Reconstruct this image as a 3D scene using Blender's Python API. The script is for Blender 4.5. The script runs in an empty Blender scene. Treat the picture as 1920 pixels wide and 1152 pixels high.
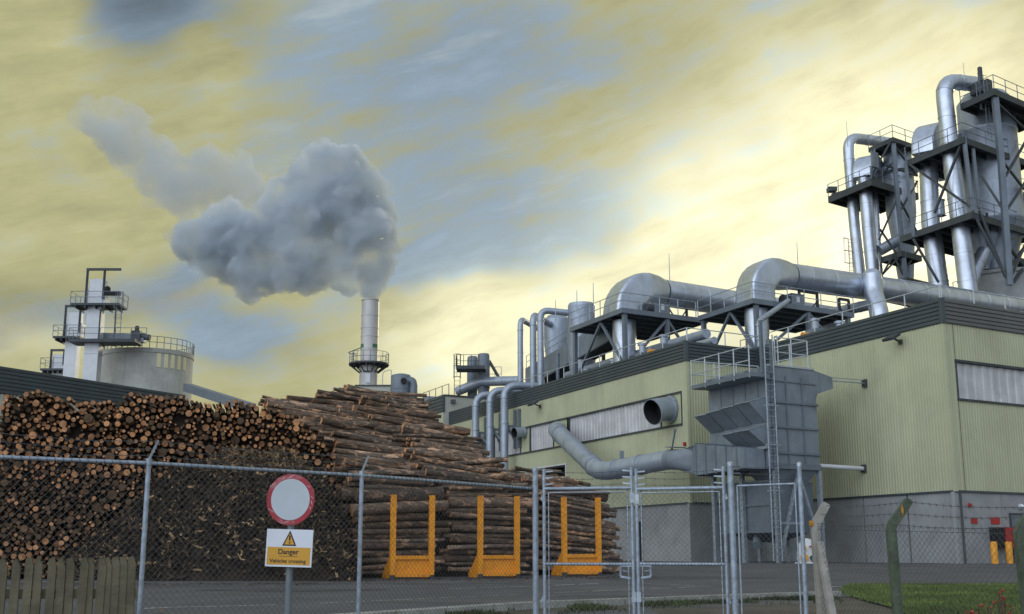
import bpy, math, random
from mathutils import Vector, Matrix, noise as mnoise
R = math.radians
rnd = random.Random(7)
scene = bpy.context.scene
COL = scene.collection

# ------------------------------------------------------------ camera
FPX, PITCH = 2200.0, math.atan(459 / 2200.0)          # focal length in pixels of a 1920 wide frame
CAM = Vector((0, 0, 0.53))
cd = bpy.data.cameras.new("camera"); co = bpy.data.objects.new("camera", cd); COL.objects.link(co)
cd.sensor_width = 36; cd.lens = 36 * FPX / 1920; cd.clip_start = 0.1; cd.clip_end = 4000
co.location = CAM; co.rotation_euler = (R(90) + PITCH, 0, 0)
scene.camera = co

# ------------------------------------------------------------ sky
SUN_EL, SUN_AZ = 15.0, 26.0
def nodes_of(tree):
    def node(kind, **kw):
        n = tree.nodes.new(kind)
        ins = kw.pop('ins', {})
        for k, v in kw.items(): setattr(n, k, v)
        for k, v in ins.items():
            s = n.inputs[k]
            if isinstance(v, bpy.types.NodeSocket): tree.links.new(v, s)
            else: s.default_value = v
        return n
    def m(op, a, b=0.0, c=0.0, clamp=False):
        n = tree.nodes.new('ShaderNodeMath'); n.operation = op; n.use_clamp = clamp
        for i, v in enumerate((a, b, c)):
            if isinstance(v, bpy.types.NodeSocket): tree.links.new(v, n.inputs[i])
            else: n.inputs[i].default_value = v
        return n.outputs[0]
    def mix(f, a, b, mode='MIX'):
        n = tree.nodes.new('ShaderNodeMix'); n.data_type = 'RGBA'; n.blend_type = mode
        for i, v in ((0, f), (6, a), (7, b)):
            if isinstance(v, bpy.types.NodeSocket): tree.links.new(v, n.inputs[i])
            else: n.inputs[i].default_value = v if not isinstance(v, tuple) else (v + (1,))[:4]
        return n.outputs[2]
    def ramp(f, lo, hi):
        n = tree.nodes.new('ShaderNodeMapRange'); n.interpolation_type = 'SMOOTHSTEP'
        tree.links.new(f, n.inputs[0])
        n.inputs[1].default_value = lo; n.inputs[2].default_value = hi
        return n.outputs[0]
    return node, m, mix, ramp

world = bpy.data.worlds.new("World"); scene.world = world; world.use_nodes = True
wt = world.node_tree; wt.nodes.clear()
node, m, mix, ramp = nodes_of(wt)
tc = node('ShaderNodeTexCoord')
sep = node('ShaderNodeSeparateXYZ', ins={0: tc.outputs['Generated']})
az = m('ARCTAN2', sep.outputs[0], sep.outputs[1])
el = m('ARCSINE', sep.outputs[2])
U0 = m('ADD', m('MULTIPLY', az, 2.25), 0.96)           # sky longitude and latitude
V0 = m('SUBTRACT', 1.035, m('MULTIPLY', el, 2.25))
def cloud(u, v, su, sv, rot, scale, detail, rough, off, dist=0.0):
    c, s = math.cos(rot), math.sin(rot)
    a = m('ADD', m('MULTIPLY', u, c * su), m('MULTIPLY', v, s * su))
    b = m('ADD', m('MULTIPLY', u, -s * sv), m('MULTIPLY', v, c * sv))
    cx = node('ShaderNodeCombineXYZ', ins={0: a, 1: b, 2: off})
    n = node('ShaderNodeTexNoise', ins={'Vector': cx.outputs[0], 'Scale': scale, 'Detail': detail, 'Roughness': rough, 'Distortion': dist})
    return n.outputs['Fac']
w1 = m('SUBTRACT', cloud(U0, V0, 1, 1, 0, 4.0, 2.5, .5, 3.1), .5)
w2 = m('SUBTRACT', cloud(U0, V0, 1, 1, 0, 4.0, 2.5, .5, 8.7), .5)
U = m('ADD', U0, m('MULTIPLY', w1, .22)); V = m('ADD', V0, m('MULTIPLY', w2, .16))
def blob(u0, v0, su, sv, rot=0.0, uu=None, vv=None):
    c, s = math.cos(rot), math.sin(rot)
    du = m('SUBTRACT', uu or U, u0); dv = m('SUBTRACT', vv or V, v0)
    a = m('ADD', m('MULTIPLY', du, c / su), m('MULTIPLY', dv, s / su))
    b = m('ADD', m('MULTIPLY', du, -s / sv), m('MULTIPLY', dv, c / sv))
    q = m('ADD', m('MULTIPLY', a, a), m('MULTIPLY', b, b))
    return m('POWER', 2.718, m('MULTIPLY', q, -1.0))
def total(*t):
    r = t[0]
    for x in t[1:]: r = m('ADD', r, x)
    return r
def k(x, f): return m('MULTIPLY', x, f)
Uw = m('ADD', U0, m('MULTIPLY', w1, .07)); Vw = m('ADD', V0, m('MULTIPLY', w2, .05))
streak = cloud(Uw, Vw, .8, 4.0, R(-24), 2.6, 7, .56, 1.3, 0)
streak2 = cloud(Uw, Vw, 1.2, 7.0, R(-16), 3.4, 7, .58, 5.3, 0)
puff = cloud(Uw, Vw, 1.0, 1.7, R(-10), 6.5, 8, .55, 2.2, 0)
fine = cloud(Uw, Vw, 1.0, 3.6, R(-20), 10, 10, .66, 6.2, 0)
# how blue: 0 warm cloud .. 1 clear grey-blue
blue = total(k(blob(.26, .04, .14, .07), 1.25), k(blob(.05, .12, .10, .16), -.5), k(blob(.37, .16, .05, .12), -.35), k(blob(.10, .45, .16, .14), -.35), k(blob(.95, .62, .2, .08), -.3), k(blob(.70, .12, .36, .22, R(-20)), .56), k(blob(.82, .38, .14, .2), .40),
             k(blob(1.10, .37, .26, .05, R(-22)), .60), k(blob(1.06, .44, .22, .035, R(-20)), .45), k(blob(.42, .63, .13, .055), 1.0), k(blob(.80, .50, .10, .04), .65),
             k(blob(.05, .60, .13, .05), .55), k(blob(1.02, .08, .28, .12), .45), k(blob(1.88, .07, .08, .03), .4),
             k(blob(.30, .55, .16, .04, R(-25)), .55), k(blob(.08, .36, .05, .05), .3),
             k(m('SUBTRACT', streak, .5), 1.1), k(m('SUBTRACT', puff, .5), 1.7), k(m('SUBTRACT', streak2, .5), 1.2), k(m('SUBTRACT', fine, .5), .75))
blue = m('MULTIPLY', ramp(blue, -.15, .85), .90)
glow = total(k(blob(1.66, .42, .46, .36, R(-18)), 1.0), k(blob(.93, .68, .26, .13), .85), k(blob(1.25, .46, .45, .16, R(-18)), .50), k(blob(.12, .68, .16, .05), .35))
warm_c = mix(ramp(glow, .05, .95), (.445, .432, .225), (.98, .93, .60))
blue_c = mix(ramp(glow, .05, .95), (.225, .312, .415), (.56, .69, .68))
cl = mix(blue, warm_c, blue_c)
lum = total(k(m('SUBTRACT', puff, .5), .60), k(m('SUBTRACT', streak2, .5), .45), k(m('SUBTRACT', fine, .5), .34), k(m('SUBTRACT', streak, .5), .30))
lum = m('ADD', 1.0, lum)
dark = total(k(blob(.26, .04, .15, .085), .50), k(blob(.05, .60, .18, .06), .15), k(blob(.30, .56, .17, .05, R(-25)), .16))
lum = m('MULTIPLY', lum, m('SUBTRACT', 1.0, dark))
wisp = m('MULTIPLY', ramp(streak2, .53, .68), ramp(streak, .40, .60))
cl = mix(m('MULTIPLY', wisp, .14), cl, mix(ramp(glow, .05, .95), (.62, .58, .34), (1.05, .98, .66)))
hot = ramp(total(k(blob(1.72, .46, .22, .13, R(-8)), 1.0), k(m('SUBTRACT', streak2, .5), .5)), .25, 1.0)
cl = mix(hot, cl, (1.15, 1.08, .80))
# unseen half of the sky behind the photographer, brightened to light the fronts
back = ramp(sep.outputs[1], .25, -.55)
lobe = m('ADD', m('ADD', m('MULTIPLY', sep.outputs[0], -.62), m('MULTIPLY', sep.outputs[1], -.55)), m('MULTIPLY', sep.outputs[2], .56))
bk_ = mix(ramp(lobe, .15, .98), (.40, .47, .58), (1.70, 1.86, 2.10))     # bright patch added high behind the left shoulder, lighting fronts from there
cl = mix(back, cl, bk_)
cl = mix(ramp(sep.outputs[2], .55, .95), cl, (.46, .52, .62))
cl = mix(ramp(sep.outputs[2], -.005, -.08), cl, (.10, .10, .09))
sky = node('ShaderNodeTexSky', sky_type='NISHITA', sun_disc=False, sun_elevation=R(SUN_EL), sun_rotation=R(SUN_AZ), altitude=60, air_density=1.0, dust_density=2.0)
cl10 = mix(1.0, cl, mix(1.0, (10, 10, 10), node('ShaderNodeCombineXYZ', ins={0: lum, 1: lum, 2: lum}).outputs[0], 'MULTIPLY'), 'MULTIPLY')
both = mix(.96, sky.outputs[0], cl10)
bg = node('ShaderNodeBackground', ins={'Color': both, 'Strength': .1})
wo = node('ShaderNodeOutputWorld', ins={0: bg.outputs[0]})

# ------------------------------------------------------------ sun (veiled by cloud) and exposure
sd = bpy.data.lights.new("sun", 'SUN'); so = bpy.data.objects.new("sun", sd); COL.objects.link(so)
sd.energy = 1.1; sd.angle = R(11); sd.color = (1.0, .90, .70)
sdir = Vector((math.sin(R(SUN_AZ)) * math.cos(R(SUN_EL)), math.cos(R(SUN_AZ)) * math.cos(R(SUN_EL)), math.sin(R(SUN_EL))))
so.rotation_euler = (-sdir).to_track_quat('-Z', 'Y').to_euler(); so.location = (60, 120, 60)
vs = scene.view_settings
scene.display_settings.display_device = 'sRGB'
vs.view_transform = 'Standard'; vs.look = 'None'; vs.gamma = 1.0; vs.use_curve_mapping = False; vs.exposure = 0.10
scene.cycles.volume_bounces = 8
scene.cycles.volume_step_rate = 2.0

# ------------------------------------------------------------ picture geometry -> world points
def ray(px, py):
    x, v = (px - 960) / FPX, (576 - py) / FPX
    return Vector((x, math.cos(PITCH) - v * math.sin(PITCH), math.sin(PITCH) + v * math.cos(PITCH)))
def at(px, py, Y):
    d = ray(px, py); return CAM + d * (Y / d.y)
def hit(px, py, P, u):
    n = Vector((u.y, -u.x, 0)); d = ray(px, py)
    return CAM + d * ((Vector(P) - CAM).dot(n) / d.dot(n))
def onz(px, py, z):
    d = ray(px, py); return CAM + d * ((z - CAM.z) / d.z)
def px_size(n, Y): return n * Y / 2247.0
def hdir(px):
    d = Vector(((px - 960), 2247.0, 0)); return d.normalized()
ZUP = Vector((0, 0, 1))
LD = hdir(-30)            # the long facades run away to the left along this line
RD = hdir(4700)           # the short facades run away to the right along this one
RT = hdir(3900)

# ------------------------------------------------------------ objects
ORG = {}
def tag(o, label=None, cat=None, group=None, kind=None):
    if label: o['label'] = label
    if cat: o['category'] = cat
    if group: o['group'] = group
    if kind: o['kind'] = kind
    return o
def thing(name, label, cat, loc, group=None):
    o = bpy.data.objects.new(name, None); COL.objects.link(o)
    o.location = loc; o.empty_display_size = .3
    tag(o, label, cat, group); ORG[o.name] = Vector(loc)
    return o

class MB:
    def __init__(s): s.v = []; s.f = []; s.mi = []; s.sm = []; s.tint = None
    def add(s, vs, fs, mi=0, sm=False):
        b = len(s.v); s.v.extend(Vector(x) for x in vs)
        for f in fs: s.f.append(tuple(b + i for i in f)); s.mi.append(mi); s.sm.append(sm)
    def quad(s, a, b, c, d, mi=0): s.add((a, b, c, d), ((0, 1, 2, 3),), mi)
    def hexa(s, p, mi=0):     # p: 4 bottom, 4 top
        s.add(p, ((3, 2, 1, 0), (4, 5, 6, 7), (0, 1, 5, 4), (1, 2, 6, 5), (2, 3, 7, 6), (3, 0, 4, 7)), mi)
    def box(s, c, sx, sy, sz, X=Vector((1, 0, 0)), Y=Vector((0, 1, 0)), Z=ZUP, mi=0):
        c = Vector(c); X, Y, Z = X * sx / 2, Y * sy / 2, Z * sz / 2
        s.hexa([c - X - Y - Z, c + X - Y - Z, c + X + Y - Z, c - X + Y - Z, c - X - Y + Z, c + X - Y + Z, c + X + Y + Z, c - X + Y + Z], mi)
    def pbox(s, P, u, v, a, b, z0, z1, mi=0):   # parallelogram footprint from P along u*a, v*b
        P = Vector((P[0], P[1], 0)); q = [P, P + u * a, P + u * a + v * b, P + v * b]
        s.hexa([x + ZUP * z0 for x in q] + [x + ZUP * z1 for x in q], mi)
    def beam(s, p, q, w, h=None, mi=0):
        p, q = Vector(p), Vector(q); d = (q - p)
        if d.length < 1e-6: return
        z = d.normalized(); x = z.cross(ZUP)
        if x.length < 1e-3: x = Vector(RD)
        x.normalize(); y = x.cross(z)
        s.box((p + q) / 2, w, h or w, d.length, x, y, z, mi)
    def loft(s, rings, cap0=True, cap1=True, mi=0, sm=True, closed=False):
        n = len(rings[0]); b = len(s.v)
        for r in rings: s.v.extend(r)
        k = len(rings)
        for i in range(k - 1 + (1 if closed else 0)):
            i2 = (i + 1) % k
            for j in range(n):
                j2 = (j + 1) % n
                s.f.append((b + i * n + j, b + i * n + j2, b + i2 * n + j2, b + i2 * n + j)); s.mi.append(mi); s.sm.append(sm)
        if not closed:
            if cap0: s.f.append(tuple(b + j for j in reversed(range(n)))); s.mi.append(mi); s.sm.append(False)
            if cap1: s.f.append(tuple(b + (k - 1) * n + j for j in range(n))); s.mi.append(mi); s.sm.append(False)
    def path(s, pts, r, n=12, mi=0, sm=True, cap=True, ref=None):
        pts = [Vector(p) for p in pts]; k = len(pts)
        rr = r if isinstance(r, (list, tuple)) else [r] * k
        T = []
        for i in range(k):
            a = pts[i] - pts[i - 1] if i else pts[1] - pts[0]
            c = pts[i + 1] - pts[i] if i < k - 1 else pts[-1] - pts[-2]
            if a.length < 1e-9: a = c
            if c.length < 1e-9: c = a
            T.append((a.normalized() + c.normalized()).normalized())
        u = ref or (Vector((0, 0, 1)) if abs(T[0].z) < .9 else Vector((1, 0, 0)))
        rings = []
        for i in range(k):
            u = u - T[i] * u.dot(T[i])
            if u.length < 1e-6: u = T[i].orthogonal()
            u.normalize(); w = T[i].cross(u)
            rings.append([pts[i] + (u * math.cos(2 * math.pi * j / n) + w * math.sin(2 * math.pi * j / n)) * rr[i] for j in range(n)])
        s.loft(rings, cap, cap, mi, sm)
    def tube(s, p, q, r, r2=None, n=10, mi=0, cap=True): s.path([p, q], [r, r if r2 is None else r2], n, mi, True, cap)
    def lathe(s, c, prof, n=32, mi=0, cap=True, sm=True):
        c = Vector(c)
        s.loft([[c + Vector((math.cos(2 * math.pi * j / n) * r, math.sin(2 * math.pi * j / n) * r, z)) for j in range(n)] for r, z in prof], cap, cap, mi, sm)
    def prism(s, poly, vec, mi=0):
        n = len(poly); poly = [Vector(p) for p in poly]; vec = Vector(vec)
        s.add(poly + [p + vec for p in poly], [tuple(reversed(range(n))), tuple(range(n, 2 * n))] + [(i, (i + 1) % n, n + (i + 1) % n, n + i) for i in range(n)], mi)

def link_mesh(name, mb, mats, parent=None, smooth_angle=38):
    me = bpy.data.meshes.new(name)
    org = Vector((0, 0, 0)); p = parent
    if p is not None:
        while p.parent: p = p.parent
        org = ORG[p.name]
    me.from_pydata([tuple(x - org) for x in mb.v], [], mb.f)
    for x in (mats if isinstance(mats, (list, tuple)) else [mats]): me.materials.append(x)
    me.polygons.foreach_set('material_index', mb.mi); me.polygons.foreach_set('use_smooth', mb.sm)
    if mb.tint is not None:
        a = me.color_attributes.new('tint', 'FLOAT_COLOR', 'POINT')
        a.data.foreach_set('color', [c for t in mb.tint for c in t])
    me.update()
    if any(mb.sm): me.set_sharp_from_angle(angle=R(smooth_angle))
    o = bpy.data.objects.new(name, me); COL.objects.link(o)
    return o
def part(name, mb, mats, parent, label=None):
    o = link_mesh(name, mb, mats, parent); o.parent = parent
    if label: o['label'] = label
    return o
def single(name, mb, mats, label, cat, group=None, kind=None, at0=None):
    """a thing that is one mesh, its origin at its own base"""
    if at0 is None:
        xs = [v.x for v in mb.v]; ys = [v.y for v in mb.v]; zs = [v.z for v in mb.v]
        at0 = Vector(((min(xs) + max(xs)) / 2, (min(ys) + max(ys)) / 2, min(zs)))
    for i, v in enumerate(mb.v): mb.v[i] = v - at0
    o = link_mesh(name, mb, mats); o.location = at0; ORG[o.name] = Vector(at0)
    for i, v in enumerate(mb.v): mb.v[i] = v + at0
    return tag(o, label, cat, group, kind)
def struct(name, mb, mats, kind='structure'):
    o = link_mesh(name, mb, mats); o['kind'] = kind; return o
def rounded(pts, rad, seg=5):
    pts = [Vector(p) for p in pts]; out = [pts[0]]
    for i in range(1, len(pts) - 1):
        a, b, c = pts[i - 1], pts[i], pts[i + 1]
        d1 = (a - b); d2 = (c - b); r = min(rad, d1.length * .49, d2.length * .49)
        p, q = b + d1.normalized() * r, b + d2.normalized() * r
        for j in range(seg + 1):
            t = j / seg; out.append(p * (1 - t) ** 2 + b * 2 * t * (1 - t) + q * t * t)
    out.append(pts[-1]); return out
def duct(mb, pts, r, n=24, seam=1.6, bead=.018, mi=0, r_end=None):
    """a round sheet metal duct with raised joint bands"""
    pts = [Vector(p) for p in pts]; out = []; rr = []; acc = 0.0
    L = sum((pts[i + 1] - pts[i]).length for i in range(len(pts) - 1)); done = 0.0; nxt = seam * .6
    for i in range(len(pts) - 1):
        a, b = pts[i], pts[i + 1]; l = (b - a).length
        rad = lambda s: r + ((r_end if r_end is not None else r) - r) * s / L
        out.append(a); rr.append(rad(done))
        while nxt < done + l - .12:
            if nxt > done + .12:
                for ds, k in ((-.035, 0), (-.03, bead), (.03, bead), (.035, 0)):
                    t = (nxt - done + ds) / l; out.append(a.lerp(b, t)); rr.append(rad(nxt) + k)
            nxt += seam
        done += l
    out.append(pts[-1]); rr.append(r_end if r_end is not None else r)
    mb.path(out, rr, n, mi)
def supring(c, a, b, ra, rb, e=2.0, n=24):
    out = []
    for j in range(n):
        t = 2 * math.pi * j / n + math.pi / n
        ct, st = math.cos(t), math.sin(t)
        out.append(Vector(c) + a * (ra * math.copysign(abs(ct) ** (2 / e), ct)) + b * (rb * math.copysign(abs(st) ** (2 / e), st)))
    return out
def railing(mb, pts, h=1.1, step=1.5, r=.026, mids=1, kick=False, n=6, close=False):
    pts = [Vector(p) for p in pts]
    if close: pts = pts + [pts[0]]
    for i in range(len(pts) - 1):
        a, b = pts[i], pts[i + 1]; L = (b - a).length; k = max(1, round(L / step))
        for q in range(1, mids + 2):
            mb.tube(a + ZUP * h * q / (mids + 1), b + ZUP * h * q / (mids + 1), r, n=n)
        for j in range(k + (1 if i == len(pts) - 2 and not close else 0)):
            p = a.lerp(b, j / k); mb.tube(p, p + ZUP * h, r * 1.15, n=n)
        if kick: mb.beam(a + ZUP * .08, b + ZUP * .08, .02, .14)
def ladder(mb, base, top, side, w=.45, step=.3, r=.025):
    base, top = Vector(base), Vector(top); s = side.normalized() * w / 2
    mb.tube(base - s, top - s, r, n=6); mb.tube(base + s, top + s, r, n=6)
    k = int((top - base).length / step)
    for i in range(1, k + 1):
        p = base.lerp(top, i / (k + 1)); mb.tube(p - s, p + s, r * .6, n=5)
def cage(mb, base, top, side, out, w=.7, step=.9, r=.018):
    base, top = Vector(base), Vector(top); s = side.normalized(); o = out.normalized(); k = max(2, int((top - base).length / step))
    for i in range(k + 1):
        c = base.lerp(top, i / k)
        mb.path([c + s * (w / 2 * math.cos(a)) + o * (w * math.sin(a)) for a in [math.pi * j / 8 for j in range(9)]], r, 5)
    for a in (0.5, math.pi / 2, math.pi - .5):
        f = s * (w / 2 * math.cos(a)) + o * (w * math.sin(a)); mb.tube(base + f, top + f, r * .8, n=5)
# ------------------------------------------------------------ materials
def mat(name, col, rough=.6, metal=0.0, var=.12, vscale=1.5, streak=0.0, bump=0.0, bscale=40, stain=None, stain_amt=.0, stain_scale=.6, spec=.5, tint=False, panel=0.0, dent=0.0):
    ma = bpy.data.materials.new(name); ma.use_nodes = True; t = ma.node_tree
    node, m, mix, ramp = nodes_of(t); b = t.nodes['Principled BSDF']
    tc = node('ShaderNodeTexCoord'); v = tc.outputs['Object']
    c = (col + (1,))[:4] if isinstance(col, tuple) else col
    n1 = node('ShaderNodeTexNoise', ins={'Vector': v, 'Scale': vscale, 'Detail': 6, 'Roughness': .62})
    dk = tuple(x * (1 - var) for x in c[:3]); lt = tuple(min(1, x * (1 + var)) for x in c[:3])
    out = mix(ramp(n1.outputs['Fac'], .3, .7), dk, lt)
    if streak:
        mp = node('ShaderNodeMapping', ins={'Vector': v, 'Scale': (2.4, 2.4, .10)})
        n2 = node('ShaderNodeTexNoise', ins={'Vector': mp.outputs[0], 'Scale': 1.6, 'Detail': 7, 'Roughness': .6})
        out = mix(m('MULTIPLY', ramp(n2.outputs['Fac'], .50, .80), streak), out, tuple(x * .45 for x in c[:3]))
    if stain:
        n3 = node('ShaderNodeTexNoise', ins={'Vector': v, 'Scale': stain_scale, 'Detail': 8, 'Roughness': .68, 'Distortion': .4})
        out = mix(m('MULTIPLY', ramp(n3.outputs['Fac'], .50, .70), stain_amt), out, stain)
    if panel:
        px_ = node('ShaderNodeSeparateXYZ', ins={0: v}); wn_ = node('ShaderNodeTexWhiteNoise', noise_dimensions='1D', ins={'W': m('FLOOR', m('MULTIPLY', px_.outputs[1], .92))})
        sc_ = m('ADD', 1 - panel, m('MULTIPLY', wn_.outputs[0], 2 * panel)); out = mix(1.0, out, node('ShaderNodeCombineXYZ', ins={0: sc_, 1: sc_, 2: sc_}).outputs[0], 'MULTIPLY')
    if tint:
        at_ = node('ShaderNodeAttribute', attribute_name='tint')
        out = mix(1.0, out, at_.outputs['Color'], 'MULTIPLY')
    t.links.new(out, b.inputs['Base Color'])
    n4 = node('ShaderNodeTexNoise', ins={'Vector': v, 'Scale': vscale * 2.3, 'Detail': 4})
    t.links.new(m('ADD', rough - .08, m('MULTIPLY', n4.outputs['Fac'], .16)), b.inputs['Roughness'])
    b.inputs['Metallic'].default_value = metal; b.inputs['Specular IOR Level'].default_value = spec
    if dent:
        n6 = node('ShaderNodeTexNoise', ins={'Vector': v, 'Scale': 1.3, 'Detail': 3, 'Roughness': .5})
        bp = node('ShaderNodeBump', ins={'Height': n6.outputs['Fac'], 'Strength': 1.0, 'Distance': dent}); t.links.new(bp.outputs[0], b.inputs['Normal'])
    if bump:
        n5 = node('ShaderNodeTexNoise', ins={'Vector': v, 'Scale': bscale, 'Detail': 6, 'Roughness': .6})
        bp = node('ShaderNodeBump', ins={'Height': n5.outputs['Fac'], 'Strength': bump, 'Distance': .02})
        t.links.new(bp.outputs[0], b.inputs['Normal'])
    return ma
M = dict(
    clad=mat('cream_green_cladding', (.46, .47, .305), .55, 0, .07, .35, streak=.30, stain=(.20, .22, .16), stain_amt=.28, stain_scale=.22, panel=.035, dent=.02),
    clad_pale=mat('pale_cladding', (.46, .46, .39), .55, 0, .05, .35, streak=.1),
    fascia=mat('dark_fascia_sheet', (.058, .074, .083), .5, 0, .12, .5, streak=.2),
    fascia_lit=mat('lit_fascia_sheet', (.12, .125, .125), .5, 0, .12, .5, streak=.2),  # same fascia sheet, coloured lighter for the light on the end face
    concrete=mat('panel_concrete', (.305, .315, .312), .85, 0, .14, .7, streak=.22, bump=.15, stain=(.17, .17, .16), stain_amt=.35, stain_scale=.5),
    silo=mat('silo_concrete', (.42, .42, .38), .85, 0, .12, .6, streak=.35, bump=.1, stain=(.22, .22, .2), stain_amt=.35, stain_scale=.4),
    poly=mat('translucent_sheet', (.52, .52, .52), .35, 0, .16, 1.0, streak=.45),
    alu=mat('aluminium_duct', (.54, .59, .67), .36, .8, .10, 1.1, streak=.35, stain=(.36, .35, .33), stain_amt=.4, stain_scale=.9, dent=.02),
    alu_matt=mat('matt_zinc_duct', (.37, .42, .49), .46, .55, .12, .9, streak=.4, stain=(.22, .22, .22), stain_amt=.4, stain_scale=1.1, dent=.02),
    grey=mat('grey_painted_steel', (.205, .238, .272), .5, .1, .12, .9, streak=.45, stain=(.12, .125, .13), stain_amt=.4, stain_scale=.8, dent=.03),
    greyd=mat('blue_grey_painted_steel', (.155, .185, .215), .5, .1, .12, .9, streak=.3),
    dark=mat('dark_structural_steel', (.055, .065, .070), .6, .1, .2, 1.0),
    black=mat('black_interior', (.012, .012, .013), .8, 0, .1),
    galv=mat('galvanised_steel', (.36, .41, .46), .45, .55, .2, 6.0, streak=.15),
    galv_fence=mat('galvanised_fence_tube', (.33, .39, .46), .5, .3, .22, 14, stain=(.2, .2, .2), stain_amt=.3, stain_scale=9),
    wire=mat('dull_chain_link_wire', (.085, .095, .10), .6, .2, .1),
    rail=mat('light_galvanised_rail', (.50, .54, .57), .45, .35, .1, 3),
    white=mat('white_painted_metal', (.66, .68, .70), .5, 0, .08, .8, streak=.25),
    chim=mat('pale_chimney_steel', (.52, .51, .48), .5, .2, .08, .7, streak=.5),
    green=mat('green_paint', (.05, .18, .09), .5, 0, .1),
    asphalt=mat('worn_asphalt', (.082, .084, .088), .9, 0, .2, .45, bump=.3, bscale=60, stain=(.05, .05, .052), stain_amt=.6, stain_scale=.35),
    yard=mat('yard_asphalt', (.085, .085, .088), .9, 0, .2, .4, bump=.3, bscale=60, stain=(.05, .047, .043), stain_amt=.6, stain_scale=.3),
    soil=mat('verge_soil', (.085, .07, .05), .95, 0, .3, 1.6, bump=.6, bscale=18, stain=(.05, .07, .025), stain_amt=.7, stain_scale=1.2),
    kerb=mat('kerb_concrete', (.30, .30, .27), .9, 0, .2, 3, bump=.2, stain=(.10, .13, .06), stain_amt=.5, stain_scale=2),
    paint=mat('worn_road_paint', (.52, .51, .48), .8, 0, .2, 5, stain=(.10, .10, .10), stain_amt=.9, stain_scale=3.5),
    paint_y=mat('worn_yellow_paint', (.28, .22, .12), .85, 0, .2, 5, stain=(.09, .09, .09), stain_amt=.9, stain_scale=2.5),
    turf=mat('turf_ground', (.085, .12, .03), .95, 0, .35, 1.4, bump=.5, bscale=25),
    grass=mat('grass_blade', (.10, .15, .034), .7, 0, .4, .9, tint=True),
    orange=mat('yellow_orange_paint', (.84, .32, .010), .5, 0, .10, 2.0, streak=.15, stain=(.24, .085, .03), stain_amt=.62, stain_scale=4.5),
    orange2=mat('bollard_orange_paint', (.80, .34, .02), .5, 0, .12, 3),
    red=mat('red_paint', (.40, .022, .022), .45, 0, .08, 3),
    signred=mat('faded_sign_red', (.36, .018, .030), .45, 0, .08, 5, stain=(.55, .40, .42), stain_amt=.85, stain_scale=2.6),
    signwhite=mat('weathered_sign_white', (.50, .56, .60), .5, 0, .05, 3),
    platewhite=mat('plate_white', (.72, .76, .82), .5, 0, .03, 3),
    plateyellow=mat('plate_yellow', (.66, .34, .03), .5, 0, .03, 3),
    ink=mat('printed_black', (.012, .012, .012), .5, 0, .05),
    pole=mat('sign_pole_grey', (.17, .20, .22), .5, .2, .15, 5),
    picket=mat('mossy_weathered_timber', (.125, .110, .07), .9, 0, .3, 3.5, bump=.4, bscale=30, streak=.4, stain=(.07, .085, .04), stain_amt=.4, stain_scale=2.2),
    picket_rail=mat('pale_timber_rail', (.24, .23, .15), .9, 0, .2, 3),
    post=mat('mossy_concrete_post', (.085, .105, .070), .95, 0, .35, 5, bump=.5, bscale=30, stain=(.035, .075, .025), stain_amt=.6, stain_scale=3),
    post_pale=mat('pale_concrete_post', (.33, .315, .275), .9, 0, .15, 6, bump=.3, stain=(.20, .19, .15), stain_amt=.4, stain_scale=4),
    rust=mat('orange_lichen', (.40, .19, .03), .9, 0, .3, 9),
    teal=mat('teal_cloth', (.02, .08, .09), .7, 0, .2, 4),
    bag=mat('white_woven_bag', (.60, .62, .60), .8, 0, .1, 5, bump=.3),
    berry=mat('red_rosehip', (.36, .02, .025), .35, 0, .2, 9),
    twig=mat('brown_twig', (.09, .05, .035), .8, 0, .3, 9),
    leaf=mat('dark_leaf', (.05, .07, .025), .6, 0, .4, 9),
    deadleaf=mat('brown_dead_leaf', (.20, .08, .03), .7, 0, .3, 9),
)
def bark_mat():
    ma = bpy.data.materials.new('conifer_bark'); ma.use_nodes = True; t = ma.node_tree
    node, m, mix, ramp = nodes_of(t); b = t.nodes['Principled BSDF']
    gp_ = node('ShaderNodeNewGeometry'); at_ = node('ShaderNodeAttribute', attribute_name='tint')
    mp = node('ShaderNodeMapping', ins={'Vector': gp_.outputs['Position'], 'Rotation': (0, 0, R(-23)), 'Scale': (.45, 1.4, 1.4)})
    n1 = node('ShaderNodeTexNoise', ins={'Vector': mp.outputs[0], 'Scale': 3.6, 'Detail': 8, 'Roughness': .72, 'Distortion': .6})
    n2 = node('ShaderNodeTexNoise', ins={'Vector': mp.outputs[0], 'Scale': 9, 'Detail': 6, 'Roughness': .7})
    c = mix(ramp(n2.outputs['Fac'], .3, .7), (.058, .043, .033), (.185, .130, .088))
    c = mix(ramp(n1.outputs['Fac'], .52, .59), c, (.46, .275, .165))       # patches where the bark has come off
    c = mix(m('MULTIPLY', ramp(n1.outputs['Fac'], .66, .70), .8), c, (.70, .48, .29))
    c = mix(1.0, c, at_.outputs['Color'], 'MULTIPLY')
    t.links.new(c, b.inputs['Base Color']); b.inputs['Roughness'].default_value = .88
    bp = node('ShaderNodeBump', ins={'Height': n2.outputs['Fac'], 'Strength': .7, 'Distance': .03}); t.links.new(bp.outputs[0], b.inputs['Normal'])
    return ma
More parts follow.
